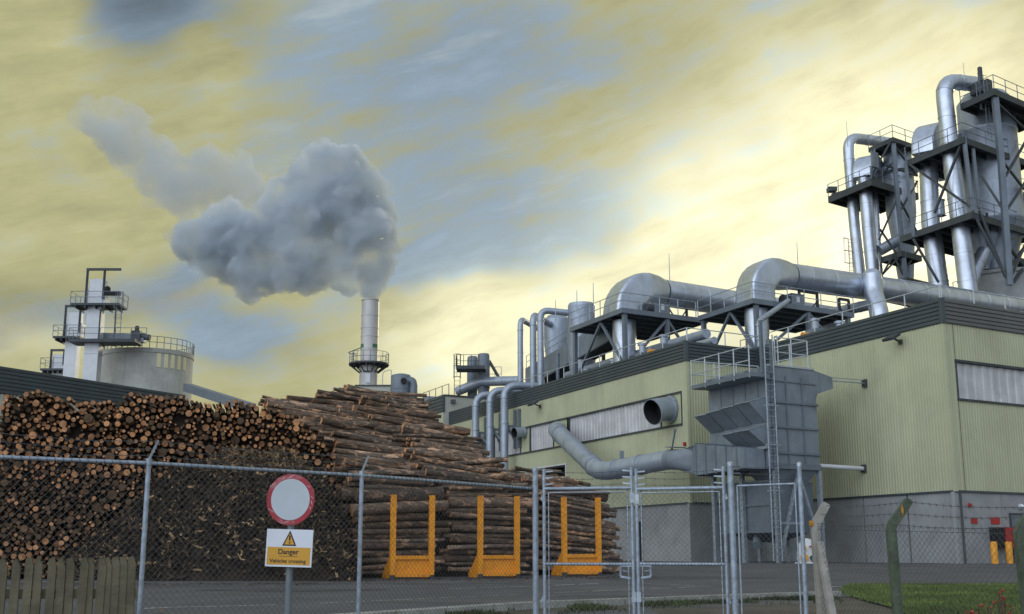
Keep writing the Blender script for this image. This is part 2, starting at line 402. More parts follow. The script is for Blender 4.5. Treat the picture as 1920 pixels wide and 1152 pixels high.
def end_mat():
    ma = bpy.data.materials.new('sawn_log_end'); ma.use_nodes = True; t = ma.node_tree
    node, m, mix, ramp = nodes_of(t); b = t.nodes['Principled BSDF']
    gp_ = node('ShaderNodeNewGeometry'); at_ = node('ShaderNodeAttribute', attribute_name='tint')
    n1 = node('ShaderNodeTexNoise', ins={'Vector': gp_.outputs['Position'], 'Scale': 7, 'Detail': 6, 'Roughness': .65})
    c = mix(ramp(n1.outputs['Fac'], .3, .72), (.36, .155, .062), (.70, .36, .165))
    c = mix(1.0, c, at_.outputs['Color'], 'MULTIPLY')
    t.links.new(c, b.inputs['Base Color']); b.inputs['Roughness'].default_value = .85
    return ma
M['bark'] = bark_mat(); M['end'] = end_mat()
M['flake'] = mat('torn_bark_flake', (.26, .175, .10), .9, 0, .45, 3.0, tint=True)
# ------------------------------------------------------------ ground
GPROF = [(-60, -1.07), (0, -1.07), (11, -1.07), (15, -.86), (18, -.62), (21, -.42), (24, -.37), (30, -.32), (36, -.26), (46, -.08), (54, 0), (90, 0), (400, 0), (3000, 0)]
def gz(y):
    for (a, za), (b, zb) in zip(GPROF, GPROF[1:]):
        if y <= b: return za + (zb - za) * max(0, (y - a)) / (b - a)
    return 0
def gp(x, y, dz=0.0): return Vector((x, y, gz(y) + dz))
def sheet(mb, x0, x1, y0, y1, dz, mi=0):
    ys = sorted(set([y0, y1] + [a for a, _ in GPROF if y0 < a < y1]))
    xs = [x0(y) if callable(x0) else x0 for y in ys], [x1(y) if callable(x1) else x1 for y in ys]
    for i in range(len(ys) - 1):
        mb.quad(gp(xs[0][i], ys[i], dz), gp(xs[1][i], ys[i], dz), gp(xs[1][i + 1], ys[i + 1], dz), gp(xs[0][i + 1], ys[i + 1], dz), mi)
mb = MB(); sheet(mb, -2500, 2500, -60, 3000, -.012); struct('ground', mb, M['soil'])
mb = MB(); sheet(mb, -120, 160, 24.5, 300, 0.0); struct('yard', mb, M['yard'])
KS = .60
def kerb_y(x): return 21.0 + KS * x
mb = MB(); sheet(mb, -60, lambda y: max(-59.9, min(60, (y - 21.0) / KS)), 6, 24.5, 0.004); struct('road', mb, M['asphalt'])
mb = MB()
for i in range(14):
    xa, xb = .0 + i * .45, .45 + i * .45
    for ya, yb in ((6, 11), (11, 15), (15, 18)): mb.quad(gp(xa, ya, .002), gp(xb, ya, .002), gp(xb, yb, .002), gp(xa, yb, .002))
    ea, eb = max(18.01, kerb_y(xa) - 1.25 + .2 * math.sin(xa * 3)), max(18.01, kerb_y(xb) - 1.25 + .2 * math.sin(xb * 3))
    mb.quad(gp(xa, 18, .002), gp(xb, 18, .002), gp(xb, eb, .002), gp(xa, ea, .002))
struct('gate_apron', mb, M['asphalt'])
# kerb stones along the near edge of the road
mb = MB(); x = -16.0
while x < 6.3:
    q = [Vector((x + a, kerb_y(x + a) - .02 + b, 0)) for a, b in ((0, -.28), (.775, -.28), (.775, 0), (0, 0))]
    mb.hexa([gp(p.x, p.y, -.05) for p in q] + [gp(p.x, p.y, .10) for p in q]); x += .785
struct('kerb_strip', mb, M['kerb'])
# painted lines
mb = MB()
def dashes(pa, pb, n, fill, w, mi=0, y_off=0):
    a, b = onz(*pa, -.36), onz(*pb, -.36)
    for i in range(n):
        p, q = a.lerp(b, i / n), a.lerp(b, (i + fill) / n)
        mb.quad(gp(p.x, p.y - w / 2, .009), gp(q.x, q.y - w / 2, .009), gp(q.x, q.y + w / 2, .009), gp(p.x, p.y + w / 2, .009), mi)
dashes((270, 1134), (520, 1130), 9, .85, .07); dashes((600, 1128), (980, 1116), 9, .8, .06); dashes((1000, 1115), (1240, 1105), 7, .8, .06)
dashes((840, 1107), (1010, 1103), 3, .9, .10); dashes((1040, 1102), (1130, 1099), 2, .8, .2)
dashes((1110, 1111), (1320, 1104), 4, .75, .08); dashes((1205, 1099), (1340, 1104), 5, .7, .10)
dashes((640, 1092), (700, 1104), 1, 1, .10, 1); dashes((560, 1096), (640, 1095), 1, 1, .10, 1)
struct('road_markings', mb, [M['paint'], M['paint_y']])
mb = MB()
for (xa, xb, yy, n) in ((1635, 1706, 1080, 9), (1730, 1750, 1083, 2), (1710, 1905, 1090, 16), (1545, 1590, 1082, 3)):
    Y = .62 / ((yy - 1035) / 2247); Y = min(Y, 34)
    for i in range(n):
        p = at(xa + (xb - xa) * i / n, yy, Y); q = at(xa + (xb - xa) * (i + .7) / n, yy, Y)
        mb.quad(gp(p.x, Y, .009), gp(q.x, Y, .009), gp(q.x, Y + .32, .009), gp(p.x, Y + .32, .009))
struct('yard_markings', mb, M['paint'])

mb = MB(); prd = random.Random(31)
for px, py, w, h, mi in ((560, 1110, 2.6, .9, 0), (900, 1126, 1.8, .7, 1), (1250, 1092, 3.2, 1.2, 0), (380, 1142, 1.5, .5, 1), (1150, 1120, 1.2, .5, 0), (760, 1100, 4.0, .35, 1), (1700, 1072, 3.0, 1.4, 0)):
    c = onz(px, py, -.38); n = 9
    ring = [Vector((c.x + w * math.cos(a) * prd.uniform(.8, 1.1), c.y + h * math.sin(a) * prd.uniform(.8, 1.1), 0)) for a in [2 * math.pi * j / n for j in range(n)]]
    mb.add([gp(p.x, p.y, .0065) for p in ring], [tuple(range(n))], mi)
struct('asphalt_patches', mb, [mat('fresh_asphalt_patch', (.058, .058, .06), .9, 0, .2, 1.0, bump=.3, bscale=60), mat('pale_asphalt_patch', (.105, .105, .10), .9, 0, .2, 1.0, bump=.3, bscale=60)])

# ------------------------------------------------------------ facades
class Fac:
    def __init__(s, P0, u, n): s.P = Vector((P0[0], P0[1], 0)); s.u = u; s.n = n
    def pt(s, t, z, off=0.0): return s.P + s.u * t + s.n * off + ZUP * z
    def tz(s, px, py, off=0.0):
        h = hit(px, py, s.P + s.n * off, s.u); return (h - s.P - s.n * off).dot(s.u), h.z
    def at(s, px, py, off=0.0): return hit(px, py, s.P + s.n * off, s.u)
def corr(mb, f, t0, t1, z0, z1, pitch=.2, dep=.024, off=0.0, mi=0):
    """vertically ribbed sheet"""
    ts = [t0]; i = math.floor(t0 / pitch)
    prof = ((0, 0), (.30, 0), (.42, 1), (.80, 1), (.92, 0))
    pts = []
    while i * pitch < t1:
        for a, d in prof:
            t = (i + a) * pitch
            if t0 < t < t1: pts.append((t, d))
        i += 1
    pts = [(t0, pts[0][1] if pts else 0)] + pts + [(t1, pts[-1][1] if pts else 0)]
    b = len(mb.v)
    for t, d in pts: mb.v.append(f.pt(t, z0, off + d * dep)); mb.v.append(f.pt(t, z1, off + d * dep))
    flip = f.u.cross(ZUP).dot(f.n) < 0
    for j in range(len(pts) - 1):
        q = (b + 2 * j, b + 2 * j + 2, b + 2 * j + 3, b + 2 * j + 1)
        mb.f.append(tuple(reversed(q)) if flip else q); mb.mi.append(mi); mb.sm.append(False)
def hribs(mb, f, t0, t1, z0, z1, n=6, dep=.05, off=0.05, mi=0, ends=True):
    """horizontally ribbed sheet"""
    h = (z1 - z0) / n; prof = []
    for i in range(n):
        for a, d in ((0.0, 0), (.10, 0), (.22, 1), (.90, 1)): prof.append((z0 + (i + a) * h, d))
    prof.append((z1, 0))
    ring = [(z, off + d * dep) for z, d in prof]
    poly0 = [f.pt(t0, z, o) for z, o in ring] + [f.pt(t0, z1, -.12), f.pt(t0, z0, -.12)]
    poly1 = [f.pt(t1, z, o) for z, o in ring] + [f.pt(t1, z1, -.12), f.pt(t1, z0, -.12)]
    mb.loft([poly0, poly1], True, True, mi, False)
def fbox(mb, f, t0, t1, z0, z1, o0, o1, mi=0):
    mb.hexa([f.pt(a, z, o) for z in (z0, z1) for a, o in ((t0, o0), (t1, o0), (t1, o1), (t0, o1))], mi)

YC, YM = 55.0, 65.8
C0 = at(1783, 800, YC); M0 = at(1292, 833, YM)
NL = Vector((-LD.y, LD.x, 0))            # outward normal of the long facades
NR = Vector((RD.y, -RD.x, 0))            # outward normal of the short facades
CL, CR = Fac(C0, LD, NL), Fac(C0, RD, NR)
ML, MR = Fac(M0, LD, NL), Fac(M0, RD, NR)
ZT = at(1768, 560, YC).z; ZF = at(1772, 606, YC).z; ZP = at(1790, 922, YC).z
ZTm = at(1286, 640, YM).z; ZFm = at(1289, 677, YM).z; ZPm = at(1297, 944, YM).z

# --- right hand block
t_end = 17.0; rl = 60.0
b1 = thing('factory_building', 'cream green factory block with long white window and concrete base, at the right edge', 'building', (C0.x, C0.y, 0))
mb = MB(); corr(mb, CL, 0.06, t_end, ZP, ZF + .1)
w0t, w0z = CR.tz(1791, 677); _, w0b = CR.tz(1797, 748)
corr(mb, CR, 0.06, w0t, ZP, ZF + .1); corr(mb, CR, w0t, rl, ZP, w0b); corr(mb, CR, w0t, rl, w0z, ZF + .1)
mb.box(CL.pt(0, (ZP + ZF) / 2, 0) + NL * .0 + NR * .0, .16, .16, ZF - ZP - .02, LD, NL)
part('wall_cladding', mb, M['clad'], b1)
mb = MB(); hribs(mb, CL, .0, t_end, ZF, ZT, 6, mi=0); hribs(mb, CR, .0, rl, ZF, ZT, 6, mi=1)
mb.box(CL.pt(0, (ZF + ZT) / 2, .06) + NR * .06, .2, .2, ZT - ZF + .03, LD, NL, mi=0)
part('fascia', mb, [M['fascia'], M['fascia_lit']], b1)
mb = MB()
for i in range(6):
    a, b = i * 3.2 + .11, min(i * 3.2 + 3.19, t_end)
    if b > a: fbox(mb, CL, a, b, 0, ZP - .012, -.2, -.015)
for i in range(14): fbox(mb, CR, i * 3.2 + (.9 if i == 0 else .02), i * 3.2 + 3.19, 0, ZP - .012, -.2, -.012 - .001 * (i % 2))
fbox(mb, CR, -.12, .88, 0, ZP - .012, -.2, -.006)
part('concrete_plinth', mb, M['concrete'], b1)
mb = MB(); fbox(mb, CL, -.05, t_end, ZP - .02, ZP + .07, -.05, .075); fbox(mb, CR, -.05, rl, ZP - .02, ZP + .07, -.05, .07)
part('drip_flashing', mb, M['fascia'], b1)
mb = MB(); fbox(mb, CL, .5, t_end, .02, ZF, -.6, -.5); fbox(mb, CR, .5, rl, .02, ZF, -.6, -.5); part('inner_light_block', mb, M['black'], b1)  # added black planes behind the cladding, blocking light through the gaps
mb = MB(); P = C0 - LD * 0; mb.pbox(CL.pt(.1, 0, -.15), LD, RD, t_end - .1, rl, ZT - .5, ZT - .3)
part('roof', mb, M['dark'], b1)
wn = part('window', (lambda q: (corr(q, CR, w0t + .04, rl - 1, w0b + .04, w0z - .06, .62, .05, -.11), q)[1])(MB()), M['poly'], b1)
mb = MB(); fbox(mb, CR, w0t - .05, rl, w0z - .05, w0z + .07, -.1, .09); fbox(mb, CR, w0t - .05, rl, w0b - .08, w0b + .02, -.1, .09); fbox(mb, CR, w0t - .03, w0t + .035, w0b + .02, w0z - .05, -.1, .05)
part('frame', mb, M['dark'], wn)
d0, dzt = CR.tz(1894, 966); d1 = d0 + 1.9
mb = MB(); fbox(mb, CR, d0, d1, 0, dzt, -.05, .045, 0)
fbox(mb, CR, d0 - .08, d0 - .002, 0, dzt + .1, -.03, .07, 1); fbox(mb, CR, d0, d1, dzt + .002, dzt + .1, -.03, .07, 1)
part('door', mb, [M['greyd'], M['dark']], b1)
mb = MB(); railing(mb, [CL.pt(t_end, ZT, -.25), CL.pt(.35, ZT, -.25) , CR.pt(.35, ZT, -.25), CR.pt(rl, ZT, -.25)], .75, 2.4, .03, 0)
part('roof_railing', mb, M['rail'], b1)

# --- stepped block on the left of it
tm_end = ML.tz(832, 790)[0] + 3
b2 = thing('factory_building', 'stepped cream green factory block with ribbed strip window and big cowl on its wall', 'building', (M0.x, M0.y, 0))
zt_, zb_ = ML.tz(1066, 784)[1], ML.tz(1066, 834)[1]
T = lambda px: ML.tz(px, 810)[0]
s0, s1 = T(1280), T(920)
mb = MB()
dL, dR_ = ML.tz(1062, 880)[0], ML.tz(1000, 880)[0]; dz = ML.tz(1050, 871)[1]
gL, gR_ = ML.tz(1203, 1000)[0], ML.tz(1190, 1000)[0]
corr(mb, ML, .06, s0, ZPm, ZFm + .1); corr(mb, ML, s0, s1, zt_, ZFm + .1)
corr(mb, ML, s0, dL, ZPm, zb_); corr(mb, ML, dL, dR_, dz, zb_); corr(mb, ML, dR_, s1, ZPm, zb_); corr(mb, ML, s1, tm_end, ZPm, ZFm + .1)
corr(mb, MR, .06, 8, ZPm, ZFm + .1)
mb.box(ML.pt(0, (ZPm + ZFm) / 2, 0), .16, .16, ZFm - ZPm - .02, LD, NL)
for a, b in ((1280, 1241), (1062, 1038), (993, 976)): corr(mb, ML, T(a), T(b), zb_ + .02, zt_ - .02, .2, .02, -.05)
part('wall_cladding', mb, M['clad'], b2)
mb = MB(); hribs(mb, ML, 0, tm_end, ZFm, ZTm, 6); hribs(mb, MR, 0, 8, ZFm, ZTm, 6)
mb.box(ML.pt(0, (ZFm + ZTm) / 2, .06) + NR * .06, .2, .2, ZTm - ZFm + .03, LD, NL)
part('fascia', mb, M['fascia'], b2)
mb = MB()
for a, b in ((.11, gL), (gR_, dL), (dR_, tm_end)): fbox(mb, ML, a, b, 0, ZPm - .012, -.2, -.015)
fbox(mb, ML, dL, dR_, 0, .3, -.2, -.02)
fbox(mb, MR, -.1, 8, 0, ZPm - .012, -.2, -.02); fbox(mb, ML, gL, gR_, ML.tz(1196, 978)[1], ZPm - .012, -.2, -.02)
part('concrete_plinth', mb, M['concrete'], b2)
mb = MB(); fbox(mb, ML, -.05, dL, ZPm - .02, ZPm + .07, -.05, .075); fbox(mb, ML, dR_, tm_end, ZPm - .02, ZPm + .07, -.05, .075); fbox(mb, MR, -.05, 8, ZPm - .02, ZPm + .07, -.05, .07)
part('drip_flashing', mb, M['fascia'], b2)
mb = MB(); fbox(mb, ML, 1.2, tm_end, .02, ZFm, -1.3, -1.2); fbox(mb, MR, 1.25, 8, .02, ZFm, -.6, -.5); part('inner_light_block', mb, M['black'], b2)  # added black planes that keep the inside dark behind the openings
mb = MB(); mb.pbox(ML.pt(.1, 0, -.15), LD, RD, tm_end - .1, 8, ZTm - .5, ZTm - .3); mb.pbox(ML.pt(5.5, 0, -.15) + RD * 8.01, LD, RD, tm_end - 5.5, 34, ZTm - .5, ZTm - .31)
part('roof', mb, M['dark'], b2)
for a, b in ((1240, 1067), (1037.5, 993.5), (976, 926)):
    mb = MB(); corr(mb, ML, T(a), T(b), zb_ + .02, zt_ - .03, .42, .05, -.13)
    w = part('window', mb, M['poly'], b2)
    mb = MB()
    for q in (a, b): fbox(mb, ML, T(q) - .05, T(q) + .05, zb_ + .03, zt_ - .03, -.12, .02)
    part('frame', mb, M['dark'], w)
mb = MB(); fbox(mb, ML, s0 - .06, s1, zt_ - .03, zt_ + .06, -.12, .08); fbox(mb, ML, s0 - .06, s1, zb_ - .08, zb_ + .02, -.12, .10); fbox(mb, ML, s0 - .06, s0, zb_ + .02, zt_ - .03, -.1, .07)
part('window_band_trim', mb, M['dark'], b2)
mb = MB()
fbox(mb, ML, dL - .02, dL + .08, 0.3, dz, -.9, .06, 0); fbox(mb, ML, dL + .08, dR_, dz - .08, dz, -.9, .06, 0); 
part('doorway', mb, M['white'], b2)
mb = MB(); fbox(mb, ML, gL, gR_, 0, ML.tz(1196, 978)[1] - .01, -.18, -.10); part('narrow_opening', mb, M['black'], b2)  # black panel painted as the shade inside the opening
mb = MB(); railing(mb, [ML.pt(T(985) + 2, ZTm, -.25), ML.pt(.3, ZTm, -.25), MR.pt(.3, ZTm, -.25), MR.pt(6.0, ZTm, -.25)], .85, 2.6, .03, 0)
part('roof_railing', mb, M['rail'], b2)

def floodlight(f, px, py, label):
    p = f.at(px, py, .1); t = thing('floodlight', label, 'floodlight', p, 'floodlights on the factory walls')
    mb = MB(); fbox(mb, f, f.tz(px, py)[0] - .1, f.tz(px, py)[0] + .1, p.z - .12, p.z + .12, .04, .12); mb.beam(p + f.n * .1, p + f.n * .45 + ZUP * .12, .08)
    part('bracket', mb, M['dark'], t)
    c = p + f.n * .60 + ZUP * .18; fw = (f.n * .85 - ZUP * .45).normalized(); up = fw.cross(f.u).normalized()
    mb = MB()
    mb.hexa([c + f.u * a * .34 + fw * b * .30 + up * d for d in (-.07, .07) for a, b in ((-1, -1), (1, -1), (1.15, 1), (-1.15, 1))])
    part('lamp_housing', mb, M['dark'], t)
    mb = MB(); mb.box(c - up * .085 * (1 if up.z > 0 else -1) + fw * .03, .5, .42, .012, f.u, fw, up); part('lens', mb, M['poly'], t)
floodlight(CL, 1690, 641, 'black floodlight under the fascia of the right factory block')
floodlight(ML, 1014, 762, 'black floodlight under the fascia above the ribbed strip window')
# ------------------------------------------------------------ steel platforms and ducts on the roofs
def lr(P, a, b=0.0, z=0.0, R_=None): return Vector(P) + LD * a + (R_ or RD) * b + ZUP * z
def deck(mb, C, a, b, th=.32, R_=None, joists=True, mi=0):
    """platform with its near corner at C running a along LD and b along RD"""
    R_ = R_ or RD; z = C.z
    mb.pbox(C, LD, R_, a, b, z - .05, z, mi)
    e = .14
    mb.pbox(C, LD, R_, a, e, z - th, z - .052, mi); mb.pbox(lr(C, 0, b - e, 0, R_), LD, R_, a, e, z - th, z - .052, mi)
    mb.pbox(lr(C, 0, e, 0, R_), LD, R_, e, b - 2 * e, z - th, z - .052, mi); mb.pbox(lr(C, a - e, e, 0, R_), LD, R_, e, b - 2 * e, z - th, z - .052, mi)
    if joists:
        k = max(1, int(a / 1.1))
        for i in range(1, k): mb.pbox(lr(C, a * i / k, e, 0, R_), LD, R_, .09, b - 2 * e, z - th + .06, z - .052, mi)
def platform_thing(label, C, a, b, zroof, posts, braces, rails, h=1.05):
    t = thing('steel_platform', label, 'platform', (C.x, C.y, zroof), 'roof platforms carrying the big ducts')
    mb = MB(); deck(mb, C, a, b); part('deck', mb, M['greyd'], t)
    for q in posts:
        mb = MB(); p = lr(C, *q); mb.beam(Vector((p.x, p.y, zroof)), p - ZUP * .32, .26, .26); part('support_post', mb, M['greyd'], t)
    for q0, z0, q1, z1 in braces:
        mb = MB(); p = lr(C, *q0); q = lr(C, *q1); mb.beam(Vector((p.x, p.y, C.z + z0)), Vector((q.x, q.y, C.z + z1)), .15, .15); part('brace', mb, M['greyd'], t)
    mb = MB()
    for pl in rails: railing(mb, [lr(C, *q) for q in pl], h, 1.5, .028)
    part('railing', mb, M['galv'], t)
    return t
INS = -1.0
P1 = hit(1166, 577, ML.pt(0, 0, INS), LD); a1 = (hit(1068, 607, P1, LD) - P1).dot(LD); b1_ = (hit(1306, 601, P1, RD) - P1).dot(RD)
ZR = ZTm - .3
h1 = P1.z - ZR
platform_thing('steel roof platform under the farther big silver bend, left of the other one', P1, a1, b1_ + 1, ZR,
    [(.25, .35), (a1 - .3, .3), (.25, b1_ * .62), (a1 * .5, b1_)],
    [((a1 * .45, .3), -.35, (.25, .35), -h1 * .95), ((a1 * .45, .3), -.35, (a1 - .3, .3), -h1 * .95), ((.25, b1_ * .62), -.35, (.25, .6), -h1 * .9), ((.25, b1_ * .62), -.35, (.25, b1_ + .6), -h1 * .95)],
    [[(a1, .05), (.05, .05), (.05, b1_)]])
P2 = hit(1411, 559, CL.pt(0, 0, INS), LD); a2 = (hit(1308, 602, P2, LD) - P2).dot(LD); b2_ = (hit(1602, 592, P2, RD) - P2).dot(RD)
ZR2 = ZT - .3; h2 = P2.z - ZR2
platform_thing('steel roof platform under the nearer big silver bend, behind the dust filter', P2, a2, b2_, ZR2,
    [(.25, .45), (a2 - .3, .3), (.25, b2_ * .55), (.25, b2_ - .4)],
    [((a2 * .45, .3), -.35, (.25, .45), -h2 * .95), ((a2 * .45, .3), -.35, (a2 - .3, .3), -h2 * .95), ((.25, b2_ * .55), -.35, (.25, .8), -h2 * .9), ((.25, b2_ * .55), -.35, (.25, b2_ - .4), -h2 * .9)],
    [[(a2, .05), (.05, .05), (.05, b2_)]])

def big_bend(label, P, cx, pxw, top_py, shaft_px, run_to, side=2.1, rr=.8):
    """riser with a square bend turning into a round duct that runs along RD"""
    return
def bend_duct(label, P, base_px, top_px, duct_pts, r0, r1, riser):
    t = thing('roof_duct', label, 'duct', (P.x, P.y, P.z))
    return t
# bend geometry: flat sided, starting on the deck, arching towards RD, then a round duct
def make_bend(label, C, off_l, half_w, half_d, arc_r, z_straight, run, r_round, slope, riser_r, zroof, seam=1.5):
    t = thing('roof_duct', label, 'duct', (C.x, C.y, zroof))
    base = lr(C, off_l, half_d + .35)
    rings = []; b = base.copy()
    rings.append(supring(b, LD, RD, half_w, half_d, 9)); b = b + ZUP * z_straight
    rings.append(supring(b, LD, RD, half_w, half_d, 9))
    cen = b + RD * arc_r; nseg = 7
    for i in range(1, nseg + 1):
        an = math.pi / 2 * i / nseg
        rad = ZUP * math.sin(an) - RD * math.cos(an)
        p = cen + rad * arc_r
        rings.append(supring(p, LD, -rad, half_w, half_d * (1 - .12 * i / nseg), 9 if i < 6 else 6))
    end = cen + ZUP * arc_r
    mb = MB(); mb.loft(rings, True, True, 0, True)
    part('square_bend', mb, M['alu'], t)
    e1 = end + RD * .9
    dirn = (RD + ZUP * slope).normalized()
    up = (ZUP - dirn * ZUP.dot(dirn)).normalized()
    mb = MB()
    mb.loft([supring(end + RD * .004, LD, -ZUP, half_w, half_d * .88, 6), supring(e1, LD, -up, (half_w + r_round) / 2, (half_d + r_round) / 2, 3), supring(e1 + dirn * .7, LD, -up, r_round, r_round, 2)], True, True, 0, True)
    part('transition_piece', mb, M['alu'], t)
    mb = MB(); duct(mb, [e1 + dirn * .69, e1 + dirn * run], r_round, 28, 2.2, .012); part('round_duct', mb, M['alu'], t)
    mb = MB(); mb.tube(Vector((base.x, base.y, zroof - .1)), base - ZUP * .33, riser_r, n=24); part('riser', mb, M['alu'], t)
    return t, e1, dirn
Yp1 = P1.y; s = lambda n, Y=None: n * (Y or Yp1) / 2247
hz = at(1215, 508, P1.y + 2.5).z - P1.z
t1, e1, dn1 = make_bend('farther big silver duct bend rising from the left roof platform and running right', P1, a1 * .30, s(34), s(36), s(74) * .72, hz - s(74) * .72 - s(36) * .88 , 17, s(28, 75), -.01, s(24), ZR)
hz = at(1468, 487, P2.y + 2.5).z - P2.z
t2, e2, dn2 = make_bend('nearer big silver duct bend rising from the platform above the dust filter, running right', P2, a2 * .22, s(32, P2.y), s(32, P2.y), s(66, P2.y) * .72, hz - s(66, P2.y) * .72 - s(32, P2.y) * .88, 60, s(26, P2.y + 4), .016, s(24, P2.y), ZR2)
# vertical T duct in front of the long duct
q0 = hit(1636, 530, e2 + LD * -1.35, RD)
t = thing('roof_duct', 'short silver tee duct dropping from the long round duct to the roof edge', 'duct', (q0.x, q0.y, ZR2))
q1 = hit(1648, 578, e2 + LD * -2.2, RD)
mb = MB(); duct(mb, rounded([Vector((q0.x, q0.y, q0.z + .55)), Vector((q0.x, q0.y, q0.z - .6)), q1 - ZUP * .3, Vector((q1.x, q1.y, ZR2 - .1))], .5), .62, 24, 1.0)
mb.lathe((q0.x, q0.y, q0.z + .55), [(.62, -.002), (.52, .2), (.3, .34), (.02, .4)], 24, cap=False)
part('duct_body', mb, M['alu'], t)
mb = MB(); g0 = q1 + ZUP * .35; duct(mb, [g0, hit(1575, 582, e2 + LD * 2, RD) + LD * 2], .36, 18, 1.2); part('branch_pipe', mb, M['alu_matt'], t)
# supports under the long ducts
def trestle(label, p, zb, w=1.5):
    t = thing('duct_support', label, 'support', (p.x, p.y, zb), 'trestles under the big ducts')
    a, b = p - RD * w / 2, p + RD * w / 2
    mb = MB()
    for q in (a, b): mb.beam(Vector((q.x, q.y, zb)), q, .14)
    mid = Vector(((a.x + b.x) / 2, (a.y + b.y) / 2, zb)); mb.beam(mid, Vector((a.x, a.y, p.z - .5)), .07); mb.beam(mid, Vector((b.x, b.y, p.z - .5)), .07)
    mb.beam(a, b, .16)
    part('frame', mb, M['dark'], t)
p = hit(1270, 566, e1, RD); trestle('dark trestle under the farther duct, between the two roof platforms', Vector((p.x, p.y, p.z)), P1.z, 1.6)
p = hit(1515, 548, e2, RD); trestle('dark trestle under the nearer duct, right of its bend', Vector((p.x, p.y, p.z)), P2.z, 1.6)
p = hit(1582, 562, e2, RD); trestle('dark trestle under the nearer duct, beside the tee duct', Vector((p.x, p.y, p.z)), P2.z, .9)
# fans on the platforms
def fan(label, C, l, r, w):
    p = lr(C, l, r); t = thing('roof_fan', label, 'fan', p, 'fan units on the roof platforms')
    mb = MB(); mb.box(p + ZUP * .42, w, w * .7, .8, RD, LD); mb.box(p + ZUP * .83, w + .08, w * .7 + .08, .03, RD, LD); part('casing', mb, M['grey'], t)
    mb = MB(); mb.tube(p - RD * (w / 2 + .55) + ZUP * .45, p - RD * w / 2 + ZUP * .45, .3, .36, 14); part('motor', mb, M['dark'], t)
    mb = MB(); mb.box(p - LD * (w * .35 + .01) + ZUP * .5, .28, .01, .4, RD, LD); part('label_plate', mb, M['white'], t)
C_ = P1; rr_ = (hit(1232, 582, P1 + LD * 1.0, RD) - P1).dot(RD); fan('grey box fan on the left roof platform, right of the silver bend', P1, .9, rr_, 1.25)
rr_ = (hit(1485, 562, P2 + LD * 1.0, RD) - P2).dot(RD); fan('grey box fan on the right roof platform, below the duct', P2, .9, rr_, 1.1)

# three standpipes, drums and gallery on the stepped block's roof
def standpipe(label, px, top_py, base_py, r_px, inward, to_px, to_py, deeper):
    b = hit(px, base_py, ML.pt(0, 0, -inward), LD); tp = Vector((b.x, b.y, hit(px, top_py, b, LD).z))
    t = thing('standpipe', label, 'pipe', Vector((b.x, b.y, ZR)), 'bent pipes standing on the roof edge')
    r = px_size(r_px, b.y); e = hit(to_px, to_py, b - NL * deeper, LD)
    tp2 = tp - ZUP * r
    mb = MB(); duct(mb, rounded([Vector((b.x, b.y, ZR - .1)), tp2, Vector((e.x, e.y, tp2.z - .15))], r * 2.6, 4), r, 18, 2.6, .02)
    part('pipe_body', mb, M['alu_matt'], t)
    mb = MB()
    for f in (.02, .86): mb.tube(Vector((b.x, b.y, ZR + (tp2.z - ZR) * f)), Vector((b.x, b.y, ZR + (tp2.z - ZR) * f + .07)), r * 1.14, n=18)
    part('flange', mb, M['galv'], t)
standpipe('slim dark bent pipe standing on the roof edge, the one farthest along', 976, 593, 722, 5.6, 2.2, 1012, 618, 3)
standpipe('bent pipe on the roof edge between the slim dark one and the tallest one', 1000, 583, 718, 6.6, 1.6, 1035, 615, 3)
standpipe('tallest bent pipe on the roof edge, its arm reaching the round drum', 1014, 575, 716, 6.6, 1.0, 1075, 588, 2.5)
p = hit(1091, 610, ML.pt(0, 0, -4.0), LD); r = px_size(27, p.y)
t = thing('drum_vessel', 'round grey drum behind the farther roof platform', 'vessel', Vector((p.x, p.y, ZR)))
zt = hit(1091, 570, p, LD).z
mb = MB(); mb.lathe((p.x, p.y, 0), [(r * .85, ZR + 1.2), (r, ZR + 2.6), (r, zt - .25), (r * 1.01, zt - .2), (r * .93, zt), (r * .5, zt + .1)], 32); part('shell', mb, M['alu_matt'], t)
mb = MB(); mb.lathe((p.x, p.y, 0), [(r * .5, ZR - .1), (r * .5, ZR + 1.18)], 20); part('skirt', mb, M['greyd'], t)
p = hit(1045, 640, ML.pt(0, 0, -5.2), LD); r = px_size(26, p.y)
t = thing('drum_vessel', 'wide grey drum half hidden behind the three standing pipes', 'vessel', Vector((p.x, p.y, ZR)))
zt = hit(1045, 596, p, LD).z
mb = MB(); mb.lathe((p.x, p.y, 0), [(r * .9, ZR - .1), (r * .9, zt - 3), (r, zt - 2.2), (r, zt - .2), (r * .7, zt + .15), (r * .2, zt + .3)], 32); part('shell', mb, M['alu_matt'], t)
# sloping gallery
t = thing('conveyor_gallery', 'sloping grey enclosed conveyor gallery behind the three standing pipes', 'conveyor', Vector((p.x, p.y, ZR)))
a = hit(985, 728, ML.pt(0, 0, -3.3), LD); b = hit(1140, 640, ML.pt(0, 0, -3.3), LD)
mb = MB(); up = ZUP; h = px_size(38, a.y); n_ = NL * 1.5
mb.hexa([a, b, b - n_, a - n_, a + up * h, b + up * h, b - n_ + up * h, a - n_ + up * h]); part('gallery_box', mb, M['grey'], t)
mb = MB(); mb.hexa([x + NL * .06 for x in (a - up * .1, b - up * .1, b - n_ * .9 - up * .1, a - n_ * .9 - up * .1)] + [x + NL * .06 for x in (a - up * .004, b - up * .004, b - n_ * .9 - up * .004, a - n_ * .9 - up * .004)]); part('floor_beam', mb, M['dark'], t)
mb = MB(); w0 = a + up * (h + .02); w1 = a.lerp(b, .62) + up * (h + .02); railing(mb, [w0 - NL * .1, w1 - NL * .1], 1.0, 1.2, .025); part('railing', mb, M['galv'], t)
mb = MB()
